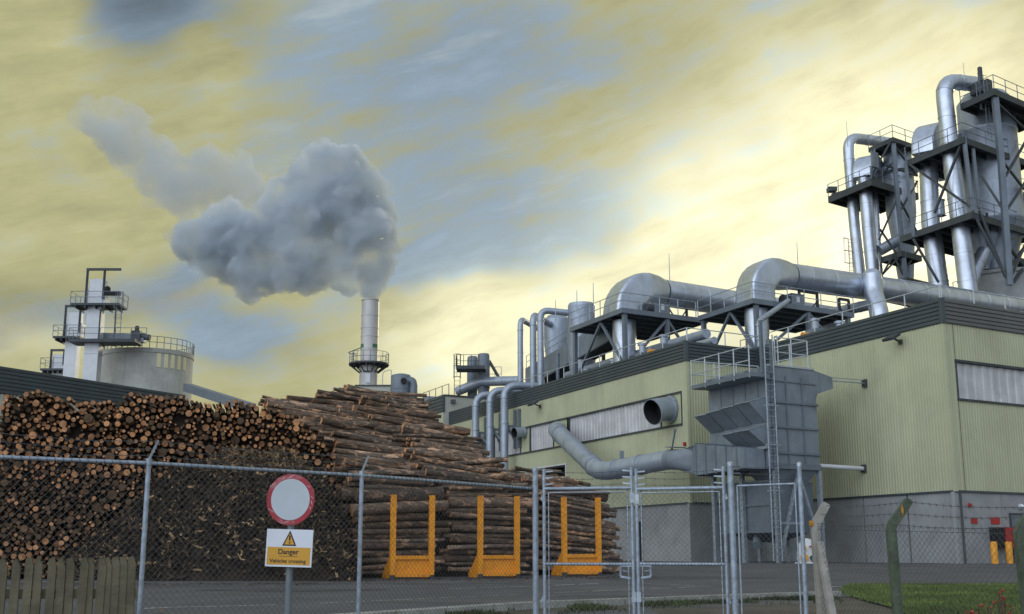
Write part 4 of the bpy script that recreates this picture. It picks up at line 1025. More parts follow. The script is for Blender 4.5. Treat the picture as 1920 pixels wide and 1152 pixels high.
# smaller tower, farther
YA = 98.0
A = lambda px, py, dy=0.0: at(px, py, YA + dy)
g = A(1640, 600); t = thing('drying_tower', 'smaller drying tower with two slim silver risers, left of the taller one', 'tower', Vector((g.x, YA, ZR)))
Ca = A(1633, 335); Cb = A(1674, 257)
tower_deck(t, Ca, along(Ca, LD, 1552, 363), along(Ca, RT, 1722, 362), th=.6)
tower_deck(t, Cb, 3.2, along(Cb, RT, 1722, 270), th=.4)
C = A(1690, 470, 0); tower_deck(t, C, along(C, LD, 1652, 494), 3.0, th=.5, rails=False)
C = A(1700, 520, 0); tower_deck(t, C, 5, 5, th=.5, rails=False)
tpipe(t, rounded([A(1616, 545, 5.0), A(1602, 420, 5.0), A(1589, 258, 5.0) , A(1668, 268, 8)], 1.4, 6), px_size(11.5, YA))
tpipe(t, [A(1640, 545, 2.6), A(1630, 440, 2.6), A(1621, 335, 2.6)], px_size(13.5, YA))
tpipe(t, [A(1652, 545, 4), A(1645, 430, 4), A(1640, 345, 4)], px_size(6, YA))
hb = px_size(17, YA); bb = A(1621, 334, 2.6)
hood_bend(t, bb, hb * 1.2, hb, px_size(1, YA), px_size(38, YA), (RT * .95 + LD * .3).normalized(), px_size(10, YA), nseg=16, sweep=2.0)
cy = A(1690, 400, 4); r = px_size(29, cy.y); za = lambda py, dy=4, px=1690: A(px, py, dy).z
mb = MB(); mb.lathe((cy.x, cy.y, 0), [(r * .45, za(540)), (r * .55, za(515)), (r * .8, za(440)), (r, za(400)), (r, za(330)), (r * 1.3, za(326)), (r * 1.3, za(318)), (r * .95, za(316)), (r * .95, za(285))], 32); part('cyclone_body', mb, M['alu_matt'], t)
tpipe(t, [A(1650, 470, 2.5), A(1690, 447, 2.5)], px_size(11, YA), 'side_branch', 'alu_matt')
def post(pts, w, name='column'):
    for p, q in zip(pts, pts[1:]):
        mb = MB(); mb.beam(p, q, w); part(name, mb, M['greyd'], t)
post([A(1674, 260, .5), A(1683, 370, .5), A(1699, 535, .5)], .34); post([A(1640, 280, .2), A(1633, 335, .2)], .12)
bar(t, [(A(1672, 262, .4), A(1634, 330, .4)), (A(1635, 345, .4), A(1690, 290, 4)), (A(1678, 275, .6), A(1720, 330, 3)), (A(1684, 370, .6), A(1648, 450, .6)), (A(1684, 370, .6), A(1722, 440, 4)), (A(1650, 430, .6), A(1697, 500, .6)),
        (A(1697, 470, .6), A(1650, 520, .6)), (A(1686, 400, .5), A(1720, 340, 4)), (A(1655, 515, .6), A(1675, 478, .6)), (A(1675, 480, .6), A(1697, 522, .6)), (A(1660, 310, .5), A(1720, 330, 3)), (A(1700, 500, .6), A(1730, 455, 3)), (A(1632, 345, .4), A(1560, 365, 6))], .15)
mb = MB(); c = A(1560, 362, 6); mb.box(c + ZUP * .3, .8, .8, .4); part('hoist', mb, M['dark'], t)
c = A(1640, 300, -.2); mb = MB(); mb.box(c, .9, .2, 1.4, RT, LD); part('access_panel', mb, M['grey'], t)
p0, p1 = A(1597, 515, 3), A(1592, 448, 3); p1 = Vector((p0.x, p0.y, p1.z))
mb = MB(); ladder(mb, p0, p1, RT, .5, .4, .03); part('ladder', mb, M['greyd'], t)
mb = MB(); cage(mb, p0 + ZUP, p1, RT, NL, .7, .8, .022); part('ladder_cage', mb, M['greyd'], t)
mb = MB(); rr_ = px_size(30, 95); 
# low dark walkway at the foot of both towers
C = at(1652, 525, 96); mb = MB(); deck(mb, C, 4, 12, .5, RT); single('steel_walkway', mb, M['dark'], 'dark walkway at the foot of the two drying towers behind the long duct', 'walkway')
# ------------------------------------------------------------ silo and elevator towers at the left
YS = 112.0
S = lambda px, py, dy=0.0: at(px, py, YS + dy)
c = S(276, 700, 4.2); r = px_size(85, c.y); zt, zb = S(276, 652, 0).z, -.1
t = thing('concrete_silo', 'squat round concrete silo with railed top and tall slit openings', 'silo', Vector((c.x, c.y, 0)))
mb = MB(); mb.lathe((c.x, c.y, 0), [(r, zb), (r, zt - 2.6), (r * .995, zt - 2.55), (r * .995, zt - .45), (r * 1.012, zt - .42), (r * 1.012, zt), (r * .4, zt + .25)], 72); part('silo_wall', mb, M['silo'], t)
mb = MB(); pts = [Vector((c.x + r * math.cos(a), c.y + r * math.sin(a), zt)) for a in [2 * math.pi * i / 40 for i in range(40)]]
railing(mb, pts, 1.15, 1.6, .03, 1, close=True); part('railing', mb, M['greyd'], t)
for px in (318, 329, 338.5, 347, 353.5):
    s_ = min(.985, (px - 276) / 82.5); a = -math.acos(s_)
    a0, a1 = a - .045, a + .045
    pp = []
    for rr_ in (r * 1.003,):
        pass
    mb = MB(); mb.hexa([Vector((c.x + q * math.cos(x), c.y + q * math.sin(x), z)) for z in (zt - 1.85, zt - .5) for x, q in ((a0, r * .98), (a0, r * 1.004), (a1, r * 1.004), (a1, r * .98))])
    part('slit_sky_panel', mb, mat('painted_sky_%d' % px, (.72, .66, .40), .12, .0, .05) if px == 318 else bpy.data.materials['painted_sky_318'], t)  # pale yellow panels coloured as bright sky seen through the slits
p0, p1 = S(190, 632, -1), S(272, 636, -1)
t2_ = thing('silo_conveyor', 'pale tubular conveyor with motor lying across the silo top', 'conveyor', Vector(((p0.x + p1.x) / 2, p0.y, zt)))
mb = MB(); mb.box((p0 + p1) / 2, (p1 - p0).length, .9, .7, (p1 - p0).normalized(), Vector((0, 1, 0))); part('trough', mb, M['grey'], t2_)
mb = MB(); q = S(256, 632, -1.2); mb.box(q, .9, .9, 1.1); mb.tube(q + Vector((.3, 0, .1)), q + Vector((1.3, 0, -.1)), .3, n=12); mb.lathe(q + ZUP * .5, [(.22, 0), (.22, .5), (.05, .6)], 10); part('drive_motor', mb, M['dark'], t2_)
mb = MB()
for px in (195, 230, 262):
    p = S(px, 640, -1); mb.beam(Vector((p.x, p.y, zt - .1)), p, .14)
part('support_post', mb, M['dark'], t2_)
def elevator(label, x0, w, py_base, py_lo, py_deck, py_head_top, py_frame_top, deck_l, deck_r, Y, full=True):
    P = lambda px, py, dy=0.0: at(px, py, Y + dy)
    b = P(x0, py_base); zt_ = P(x0, py_deck).z
    t = thing('bucket_elevator', label, 'elevator tower', Vector((b.x, b.y, 0)), 'elevator towers behind the log pile')
    W = px_size(w, Y)
    mb = MB(); mb.box(Vector((b.x, b.y, zt_ / 2)), W, W * .9, zt_)
    for f in (.35, .6, .8): mb.box(Vector((b.x, b.y, zt_ * f)), W * 1.06, W * .96, .1)
    part('casing', mb, M['white'], t)
    hx = b.x; hw = px_size(w * 1.55, Y); zh = P(x0, py_head_top).z
    mb = MB(); mb.prism([Vector((hx - hw / 2, b.y - W * .45, zt_ + .02)), Vector((hx + hw / 2, b.y - W * .45, zt_ + .02)), Vector((hx + hw / 2, b.y - W * .45, zt_ + (zh - zt_) * .55)), Vector((hx + hw * .34, b.y - W * .45, zt_ + (zh - zt_) * .62)), Vector((hx + hw * .34, b.y - W * .45, zh)), Vector((hx - hw * .30, b.y - W * .45, zh)), Vector((hx - hw * .34, b.y - W * .45, zt_ + (zh - zt_) * .60)), Vector((hx - hw / 2, b.y - W * .45, zt_ + (zh - zt_) * .50))], Vector((0, W * .9, 0)))
    mb.box(Vector((hx, b.y, zt_ + (zh - zt_) * .3)), hw * 1.03, W * .95, .06)
    part('head_box', mb, M['white'], t)
    l, r_ = P(deck_l, py_deck).x, P(deck_r, py_deck).x; dp = 2.6
    mb = MB(); mb.box(Vector(((l + r_) / 2, b.y, zt_ - .12)), r_ - l, dp, .2)
    for i in range(5): mb.box(Vector((l + (r_ - l) * (i + .5) / 5, b.y, zt_ - .35)), .12, dp - .1, .24)
    d = part('landing', mb, M['dark'], t)
    mb = MB(); railing(mb, [Vector((l, b.y + dp / 2, zt_)), Vector((l, b.y - dp / 2, zt_)), Vector((r_, b.y - dp / 2, zt_)), Vector((r_, b.y + dp / 2, zt_))], 1.1, 1.4, .03)
    x = link_mesh('railing', mb, M['greyd'], d); x.parent = d
    zf = P(x0, py_frame_top).z; a = hx - hw * .42; c2 = hx + hw * .38
    mb = MB(); y_ = b.y - W * .5
    mb.beam((a, y_, zt_), (a, y_, zf), .2); mb.beam((c2, y_, zt_ + .5), (c2, y_, zf), .2); mb.beam((a - .1, y_, zf + .08), (c2 + hw * .75, y_, zf + .08), .22, .22); part('hoist_frame', mb, M['dark'], t)
    if full:
        mb = MB(); q = Vector((hx + hw * .62, b.y - .5, zt_ + (zh - zt_) * .42)); mb.box(q + Vector((.3, 0, 0)), 1.5, .5, .3); mb.lathe(q + Vector((-.2, 0, .1)), [(.25, 0), (.32, .2), (.3, .5), (.1, .65)], 12); part('drive_motor', mb, M['black'], t)
        zl = P(x0, py_lo).z; l2, r2 = P(138, py_lo).x, P(262, py_lo).x
        mb = MB(); mb.box(Vector(((l2 + r2) / 2, b.y - .2, zl - .15)), r2 - l2, 2.4, .3); d = part('landing', mb, M['dark'], t)
        mb = MB(); railing(mb, [Vector((l2, b.y + .9, zl)), Vector((l2, b.y - 1.3, zl)), Vector((r2 + 1, b.y - 1.3, zl))], 1.05, 1.4, .028); x = link_mesh('railing', mb, M['greyd'], d); x.parent = d
        mb = MB()
        for px in (190, 219):
            p = P(px, py_lo); q = P(px + 4, py_deck + 10); mb.beam(p - Vector((0, .8, 0)), Vector((p.x, q.y - .8, q.z)), .12)
        part('support_post', mb, M['dark'], t)
        p = P(226, py_lo); mb = MB(); ladder(mb, p - Vector((0, 1, 0)), Vector((p.x, p.y - 1, zt_ + 1.2)), Vector((1, 0, 0)), .5, .4, .03); part('ladder', mb, M['greyd'], t)
        mb = MB(); cage(mb, Vector((p.x, p.y - 1, zl + 2)), Vector((p.x, p.y - 1, zt_ + 1)), Vector((1, 0, 0)), Vector((0, -1, 0)), .7, .9, .02); part('ladder_cage', mb, M['greyd'], t)
    return t
elevator('tallest pale elevator tower with goalpost hoist frame beside the concrete silo', 172, 27, 700, 640, 573, 526, 510, 141, 231, 110)
elevator('middle pale elevator tower with hoist frame, left of the tallest one', 133, 23, 700, 0, 634, 588, 578, 108, 158, 118, False)
elevator('smallest pale elevator tower peeping over the dark shed roof, farthest left', 109, 20, 710, 0, 694, 666, 660, 84, 132, 124, False)
# low shed behind the log pile
pa, pb = at(-60, 690, 72), at(346, 741, 88); pb = Vector((pb.x, pb.y, pa.z)); d = (pb - pa).xy.to_3d().normalized(); n_ = Vector((d.y, -d.x, 0))
t = thing('storage_shed', 'long low shed with dark ribbed fascia behind the left log pile', 'shed', Vector((pb.x, pb.y, 0)))
f = Fac(pb, -d, n_); L = (pb - pa).length + 14; zt = at(346, 741, 88).z; zf = zt - 1.75
mb = MB(); hribs(mb, f, 0, L, zf, zt, 7); part('fascia', mb, M['fascia'], t)
mb = MB(); corr(mb, f, 0, L, 0, zf + .1, .3, .05); part('wall_cladding', mb, M['clad_pale'], t)
mb = MB(); mb.pbox(f.pt(0, 0, -.2), -d, -n_, L, 16, zt - .6, zt - .3); mb.pbox(f.pt(0, 0, -.2), -d, -n_, .2, 16, 0, zt - .61); part('roof', mb, M['dark'], t)
# blue grey sloping conveyor to the right of the silo
a, b = at(352, 727, 112), at(470, 765, 100)
t = thing('inclined_conveyor', 'slim blue grey enclosed conveyor sloping down from the silo behind the logs', 'conveyor', Vector((a.x, a.y, 0)))
mb = MB(); mb.beam(a, b, .9, .75); part('conveyor_box', mb, M['greyd'], t)
mb = MB(); q = a.lerp(b, .7); mb.beam(Vector((q.x, q.y, 0)), q - ZUP * .4, .2); part('support_post', mb, M['dark'], t)

# ------------------------------------------------------------ chimney
YH = 126.0
H = lambda px, py, dy=0.0: at(px, py, YH + dy)
c = H(692, 680); zt = H(696, 563).z; r = px_size(17, YH); zp = H(692, 683).z
t = thing('chimney', 'tall pale cylindrical chimney with ring platform, steam pouring from its top', 'chimney', Vector((c.x, c.y, 0)))
prof = [(r * 1.06, -.1), (r * 1.06, zp - .6), (r * 1.06, zp), (r, zp + .1)]
for py in (655, 632, 616, 593):
    z = H(692, py).z; prof += [(r, z - .05), (r * 1.035, z - .04), (r * 1.035, z + .04), (r, z + .05)]
prof += [(r, zt - .12), (r * 1.06, zt - .1), (r * 1.06, zt), (r * .9, zt), (r * .9, zt - 2.5)]
mb = MB(); mb.lathe((c.x, c.y, 0), prof, 48, cap=True); part('flue', mb, M['chim'], t)
zg = H(692, 652).z
mb = MB()
for a0, a1 in ((-2.9, -2.15), (-1.1, -.25)):
    pts0 = []
    for j in range(9):
        a = a0 + (a1 - a0) * j / 8; pts0.append((math.cos(a), math.sin(a)))
    for (x0, y0), (x1, y1) in zip(pts0, pts0[1:]):
        R0 = r * 1.012; mb.quad(Vector((c.x + x0 * R0, c.y + y0 * R0, zg - .22)), Vector((c.x + x1 * R0, c.y + y1 * R0, zg - .22)), Vector((c.x + x1 * R0, c.y + y1 * R0, zg + .3)), Vector((c.x + x0 * R0, c.y + y0 * R0, zg + .3)))
part('green_panel', mb, M['green'], t)
rp = px_size(39, YH)
mb = MB(); mb.lathe((c.x, c.y, 0), [(r * 1.07, zp - .12), (rp, zp - .12), (rp, zp + .05), (r * 1.07, zp + .05)], 40, sm=False)
for i in range(16):
    a = 2 * math.pi * i / 16; u = Vector((math.cos(a), math.sin(a), 0)); cc = Vector((c.x, c.y, 0)); mb.beam(cc + u * r * 1.05 + ZUP * (zp - 1.0), cc + u * (rp - .1) + ZUP * (zp - .14), .09)
    mb.beam(cc + u * r * 1.05 + ZUP * (zp - .22), cc + u * (rp - .05) + ZUP * (zp - .22), .1)
d = part('ring_platform', mb, M['dark'], t)
mb = MB(); railing(mb, [Vector((c.x + rp * .97 * math.cos(a), c.y + rp * .97 * math.sin(a), zp + .05)) for a in [2 * math.pi * i / 18 for i in range(18)]], 1.15, 2, .025, 1, close=True); x = link_mesh('railing', mb, M['greyd'], d); x.parent = d
mb = MB(); q = Vector((c.x - rp * .75, c.y - .4, zp)); mb.beam(q, q + ZUP * 1.3, .07); mb.beam(q + ZUP * 1.3 - Vector((.6, 0, .1)), q + ZUP * 1.5 + Vector((.9, 0, .3)), .08); mb.beam(q + ZUP * .9 - Vector((.5, 0, -.2)), q + ZUP * .95 + Vector((.4, 0, .1)), .06); part('lamp_bracket', mb, M['dark'], t)
zd = H(692, 712).z; mb = MB(); mb.box(Vector((c.x + .05, c.y - r * 1.06, zd)), .5, .2, 1.0); part('access_door', mb, M['white'], t)
mb = MB(); mb.box(Vector((c.x - .1, c.y - r * 1.1, zd + .75)), .8, .3, .12); part('door_canopy', mb, M['dark'], t)
# small flat building at the chimney foot
a, b = H(668, 735, -4), H(738, 735, -4); zt2 = H(690, 722, -4).z
t = thing('boiler_house', 'small pale boiler house at the chimney foot, just above the logs', 'building', Vector(((a.x + b.x) / 2, a.y, 0)))
mb = MB(); mb.pbox(Vector((a.x, a.y, 0)), Vector((1, 0, 0)), Vector((0, 1, 0)), b.x - a.x, 2.4, 0, zt2 - .12); part('wall', mb, M['clad_pale'], t)
mb = MB(); mb.pbox(Vector((a.x - .15, a.y - .15, 0)), Vector((1, 0, 0)), Vector((0, 1, 0)), b.x - a.x + .3, 2.7, zt2 - .118, zt2); part('roof', mb, M['dark'], t)
mb = MB(); p = Vector((b.x - 1.2, a.y + .2, zt2)); mb.path(rounded([p, p + ZUP * 1.4, p + ZUP * 1.4 + Vector((.9, 0, .3)), p + Vector((.9, 0, 0))], .3), .04, 6); part('roof_hoop', mb, M['galv'], t)
# vessel with bent pipe
c = H(752, 725, -6); r = px_size(20, c.y); zt = H(752, 704, -6).z
t = thing('domed_vessel', 'dark blue grey domed vessel with bent side pipe, right of the chimney', 'vessel', Vector((c.x, c.y, 0)))
mb = MB(); mb.lathe((c.x, c.y, 0), [(r, 0), (r, zt - 1.5), (r * 1.03, zt - 1.48), (r * 1.03, zt - 1.4), (r, zt - 1.38), (r, zt - .15), (r * .9, zt), (r * .5, zt + .12), (r * .02, zt + .17)], 36); part('shell', mb, M['greyd'], t)
mb = MB(); duct(mb, rounded([Vector((c.x + r * .2, c.y - .3, zt - .6)), Vector((c.x + r * 1.25, c.y - .5, zt - .6)), Vector((c.x + r * 1.25, c.y - .5, 0))], .7), .42, 18, 2); part('bent_pipe', mb, M['greyd'], t)
mb = MB(); q = Vector((c.x + r * .35, c.y - r * .95, zt - .75)); mb.tube(q, q - Vector((0, .35, 0)), .3, n=16); part('nozzle', mb, M['black'], t)

# ------------------------------------------------------------ far plant block with two small cyclones
YP = 100.0
c = at(832, 760, YP); zt = at(832, 740, YP).z; zf = zt - 1.0
t = thing('plant_block', 'small farther factory block with dark fascia and pale end wall, beside the log pile', 'building', Vector((c.x, c.y, 0)))
f1, f2 = Fac(c, LD, NL), Fac(c, RD, NR)
mb = MB(); hribs(mb, f1, 0, 16, zf - .5, zt, 5); part('fascia', mb, M['fascia'], t)
mb = MB(); corr(mb, f1, .05, 16, 0, zf - .4, .25, .04, 0, 0); part('wall_cladding', mb, M['clad'], t)
mb = MB(); mb.pbox(c + RD * .02 + LD * .06, LD, RD, 15.9, 20, 0, zt - .1); part('end_wall', mb, M['clad_pale'], t)
mb = MB(); mb.pbox(c + RD * .08 + LD * -.05, LD, RD, 16, 20, zt - .098, zt + .02); part('roof', mb, M['dark'], t)
mb = MB(); p = f2.at(845, 770, .5); q = f2.at(905, 757, .5); q.z = p.z - .1; railing(mb, [f2.pt(1.2, p.z - 1.0, .3), f2.pt(8, p.z - 1.0, .3)], 1.0, 1.7, .03, 0); part('wall_railing', mb, M['rail'], t)
mb = MB(); p = f1.at(806, 742, -1.5); mb.box(Vector((p.x, p.y, zt + .35)), 2.2, 1.4, .7, LD, NL); mb.box(Vector((p.x, p.y, zt + .25)) + LD * 2.2, 1.6, 1.2, .5, LD, NL); part('roof_unit', mb, M['galv'], t)
mb = MB(); railing(mb, [f1.pt(7, zt, -.6), f1.pt(.4, zt, -.6)], 1.0, 1.8, .03, 0); part('roof_railing', mb, M['greyd'], t)
mb = MB(); p = f2.at(850, 747, .1); mb.box(Vector((p.x, p.y, zt - .55)), .4, .3, .3); part('wall_lamp', mb, M['dark'], t)
mb = MB(); mb.pbox(c + RD * .5 + LD * -.02, LD, RD, .02, .06, 0, 1); 
YQ = 104.0
Q = lambda px, py, dy=0.0: at(px, py, YQ + dy)
g = Q(893, 745); t = thing('cyclone_pair', 'pair of small grey cyclones with caged ladder and platform on the far plant block', 'cyclone separator', Vector((g.x, g.y, zt)))
for px, y0, rp_, dy in ((907, 664, 11.5, 0), (886, 669, 10, 1.5)):
    p = Q(px, 700, dy); r = px_size(rp_, p.y); z1 = Q(px, y0, dy).z
    mb = MB(); mb.lathe((p.x, p.y, 0), [(r * .95, zt), (r * .95, z1 - 3.2), (r * 1.05, z1 - 3.1), (r * 1.05, z1 - .2), (r * .9, z1), (r * .1, z1 + .08)], 28); part('cyclone_body', mb, M['greyd'], t)
zd = Q(880, 696).z
mb = MB(); a, b = Q(856, 697, -1.2), Q(911, 692, -1.2); mb.box(Vector(((a.x + b.x) / 2, a.y, zd)), b.x - a.x, 2.2, .3); d = part('landing', mb, M['dark'], t)
mb = MB(); railing(mb, [Vector((a.x, a.y + 1.1, zd)), Vector((a.x, a.y - 1.1, zd)), Vector((b.x - .6, a.y - 1.1, zd))], 1.1, .6, .025); x = link_mesh('railing', mb, M['dark'], d); x.parent = d
p = Q(857, 738, -1.5); mb = MB(); top = Vector((p.x, p.y, zd + 1.2)); ladder(mb, Vector((p.x, p.y, zt)), top, Vector((1, 0, 0)), .5, .4, .03); part('ladder', mb, M['dark'], t)
mb = MB(); cage(mb, Vector((p.x, p.y, zt + 1.8)), top, Vector((1, 0, 0)), Vector((0, -1, 0)), .7, .8, .025); part('ladder_cage', mb, M['dark'], t)
mb = MB(); mb.tube(Q(916, 675), Q(940, 716), .14); part('strut_pipe', mb, M['dark'], t)
mb = MB(); duct(mb, [Q(858, 734, 1), Q(888, 722, 0), Q(905, 716, -.5), Q(975, 714, -3)], .42, 18, 2); part('header_duct', mb, M['alu_matt'], t)
mb = MB(); a, b = Q(916, 715, 1), Q(940, 715, 1); railing(mb, [a, b], 1.3, .6, .025); part('railing', mb, M['rail'], t)
# ------------------------------------------------------------ log piles
lrnd = random.Random(21)
S0 = at(652, 1085, 36.0); RL = Vector((.92, .39, 0)).normalized(); BK = Vector((-RL.y, RL.x, 0))
cp_, sp_ = math.cos(PITCH), math.sin(PITCH)
def proj(P):
    dy = (P.y - CAM.y) * cp_ + (P.z - CAM.z) * sp_; up = -(P.y - CAM.y) * sp_ + (P.z - CAM.z) * cp_
    return 960 + FPX * (P.x - CAM.x) / dy, 576 - FPX * up / dy
def s_at(Q, d, px):
    k = (px - 960) / FPX; q = Q - CAM
    return (k * (q.y * cp_ + q.z * sp_) - q.x) / (d.x - k * (d.y * cp_ + d.z * sp_))
def lerp_tab(tab, x):
    if x <= tab[0][0]: return tab[0][1]
    for (a, u), (b, v) in zip(tab, tab[1:]):
        if x <= b: return u + (v - u) * (x - a) / (b - a)
    return tab[-1][1]
def add_log(mb, p, q, r0, r1, n=10, bend=.0, tint_b=1.0, tint_e=(1, 1, 1), rings=4):
    """tapered crooked round log with sawn ends; vertex tints: bark and end"""
    if mb.tint is None: mb.tint = []
    p, q = Vector(p), Vector(q); d = (q - p).normalized(); u = d.cross(ZUP)
    if u.length < .05: u = d.cross(Vector((1, 0, 0)))
    u.normalize(); w = u.cross(d); ph = lrnd.uniform(0, 6.28); ba = lrnd.uniform(0, 6.28)
    rs = []
    for i in range(rings):
        f = i / (rings - 1); c = p.lerp(q, f) + (u * math.cos(ba) + w * math.sin(ba)) * bend * math.sin(math.pi * f)
        r = r0 + (r1 - r0) * f
        rs.append([c + (u * math.cos(ph + 2 * math.pi * j / n) + w * math.sin(ph + 2 * math.pi * j / n)) * r * (1 + .05 * math.sin(j * 2.3 + i * 1.7 + ph)) for j in range(n)])
    b0 = len(mb.v); mb.loft(rs, False, False, 0, True)
    tb = (tint_b[0], tint_b[1], tint_b[2], 1) if isinstance(tint_b, tuple) else (tint_b, tint_b, tint_b, 1)
    mb.tint += [tb] * (len(mb.v) - b0)
    b1_ = len(mb.v)
    mb.add(rs[0], [tuple(reversed(range(n)))], 1); mb.add(rs[-1], [tuple(range(n))], 1)
    mb.tint += [tuple(tint_e) + (1,)] * (len(mb.v) - b1_)
def bark_tint():
    v = lrnd.choice((.55, .7, .85, 1.0, 1.0, 1.2, 1.45)); h = lrnd.uniform(-.08, .08)
    return (v * (1 + h), v, v * (1 - h))
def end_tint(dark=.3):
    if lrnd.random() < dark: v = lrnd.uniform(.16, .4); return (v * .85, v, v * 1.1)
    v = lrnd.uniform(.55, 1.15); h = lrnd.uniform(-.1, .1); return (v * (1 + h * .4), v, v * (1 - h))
LOGM = [M['bark'], M['end']]
n_log = [0]
def one_log(p, q, r0, r1, label, group, bend=.02, dark=.3, tb=None):
    mb = MB(); add_log(mb, p, q, r0, r1, 12, bend, tb or bark_tint(), end_tint(dark), 6)
    n_log[0] += 1
    lo = min(p.z, q.z) - max(r0, r1)
    return single('log', mb, LOGM, label, 'log', group, at0=Vector(((p.x + q.x) / 2, (p.y + q.y) / 2, lo)))
filler = MB(); filler.tint = []
# --- side-on stacks: three bundles below, a sloping heap above
LABB = ('brown log lying in the stack behind the yellow bookend nearest the danger sign', 'brown log lying in the stack behind the middle yellow bookend', 'brown log lying in the slanting stack behind the yellow bookend seen through the gate')
GRB = ('logs behind the first yellow bookend', 'logs behind the middle yellow bookend', 'logs behind the yellow bookend at the gate')
z0 = S0.z
for bi, (sa, sb) in enumerate(((.05, 3.0), (3.15, 6.05), (6.2, 9.15))):
    h = .10; top = (2.62, 2.5, 2.55)[bi]; layer0 = True
    rowi = 0
    while h < top:
        big = (bi == 0 and h > 2.15) or (bi == 1 and 1.95 < h < 2.2) or (lrnd.random() < .12)
        r = .235 if (bi == 0 and h > 2.15) else (.19 if big else lrnd.uniform(.05, .125))
        a, b = sa + lrnd.uniform(-.12, .2), sb + lrnd.uniform(-.25, .22)
        tl = {0: R(1.4) , 1: R(-.6), 2: -R(1.0 + 9.5 * min(1, h / 2.3))}[bi] + R(lrnd.gauss(0, 1.6))
        if bi == 2: hm = h + .25 * (h / 2.4)
        else: hm = h
        w = .05 + lrnd.uniform(-.16, .16) + .05 * h
        mid = S0 + RL * ((a + b) / 2) + BK * w; mid.z = z0 + hm + r + (gz(mid.y) - gz(S0.y)) * .6
        dv = (RL * math.cos(tl) + ZUP * math.sin(tl)) * (b - a) / 2
        fl_ = lrnd.random() < .5; r2 = r * lrnd.uniform(.78, .95)
        one_log(mid - dv, mid + dv, r if fl_ else r2, r2 if fl_ else r, LABB[bi], GRB[bi], lrnd.uniform(0, .04), .5)
        # the layer behind, part of the filling
        for kk in range(2):
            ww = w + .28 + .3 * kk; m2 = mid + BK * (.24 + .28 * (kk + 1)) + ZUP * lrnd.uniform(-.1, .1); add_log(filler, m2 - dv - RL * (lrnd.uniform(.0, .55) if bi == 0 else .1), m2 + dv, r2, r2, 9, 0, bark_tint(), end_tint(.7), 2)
        h += r * 1.9; rowi += 1
XL = [(722, 640), (730, 632), (745, 494), (765, 505), (780, 560), (800, 600), (840, 632), (870, 650), (905, 680), (930, 694), (1085, 650)]
XR = [(722, 700), (730, 762), (745, 795), (765, 800), (785, 815), (800, 860), (825, 890), (850, 918), (872, 935), (884, 950), (889, 1108), (905, 1120), (940, 1140), (1000, 1150)]
SLOPE = [(0, .3), (.5, .75), (1.2, 2.3), (2.0, 4.1), (2.8, 6.0), (3.5, 7.6), (4.0, 8.8), (4.25, 9.6)]   # height above the bundles, depth
hh = .0; row = 0
while hh < 4.22:
    r = lrnd.uniform(.06, .115); w = lerp_tab(SLOPE, hh)
    Q = S0 + BK * w; Q.z = z0 + 2.62 + hh + r
    ok = []
    for i in range(-90, 120):
        x_, y_ = proj(Q + RL * (i * .1))
        if lerp_tab(XL, y_ - 15) <= x_ <= lerp_tab(XR, y_ - 4): ok.append(i * .1)
    if not ok: hh += .1; continue
    a0, a1 = ok[0], ok[-1]; py = proj(Q + RL * ((a0 + a1) / 2))[1]
    s_ = a0 + lrnd.uniform(-.25, .15)
    while s_ < a1 - .5:
        L = lrnd.choice((2.9, 2.7, 2.5, 2.2)) + lrnd.uniform(-.15, .15); e = min(s_ + L, a1 + lrnd.uniform(-.25, .35))
        if a1 - e < .6: e = a1 + lrnd.uniform(-.3, .3)
        e = min(e, s_ + 3.3)
        if e - s_ > .9:
            tl = -R(2.2 + 2.6 * min(1, hh / 2)) + R(lrnd.gauss(0, 3.0)); yw = R(lrnd.gauss(0, 7))
            rr_ = r * lrnd.uniform(.75, 1.15) * (1.5 if lrnd.random() < .08 else 1)
            mid = Q + RL * ((s_ + e) / 2) + ZUP * lrnd.uniform(-.07, .10) + BK * lrnd.uniform(-.38, .22)
            mid.z += (gz(mid.y) - gz(S0.y)) * .3
            d = (RL * math.cos(yw) + BK * math.sin(yw)); dv = (d * math.cos(tl) + ZUP * math.sin(tl)) * (e - s_) / 2
            k2 = lrnd.uniform(.75, .95); fl_ = lrnd.random() < .6
            if py > 866: lab, grp = 'brown log low on the sloping heap, just above the stacks behind the yellow bookends', 'logs on the lower heap'
            elif py > 800: lab, grp = 'reddish brown log halfway up the sloping heap of sideways logs', 'logs halfway up the heap'
            else: lab, grp = 'brown log near the crest of the heap of sideways logs, below the chimney', 'logs near the crest of the heap'
            if n_log[0] < 225: one_log(mid - dv, mid + dv, rr_ if fl_ else rr_ * k2, rr_ * k2 if fl_ else rr_, lab, grp, lrnd.uniform(0, .05), .35)
            else: add_log(filler, mid - dv, mid + dv, rr_, rr_ * k2, 10, .03, bark_tint(), end_tint(.35), 4)
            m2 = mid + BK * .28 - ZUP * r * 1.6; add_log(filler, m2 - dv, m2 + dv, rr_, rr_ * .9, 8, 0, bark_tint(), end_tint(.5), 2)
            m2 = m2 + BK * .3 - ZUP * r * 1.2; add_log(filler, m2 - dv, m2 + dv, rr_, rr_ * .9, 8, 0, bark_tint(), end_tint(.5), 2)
        s_ = e + lrnd.uniform(.03, .28)
    ds = r * 1.3; k_ = (lerp_tab(SLOPE, hh + .05) - w) / .05; hh += ds * 1.05 / math.sqrt(1 + k_ * k_) + .012; row += 1
print('side logs', n_log[0], 'rows', row)
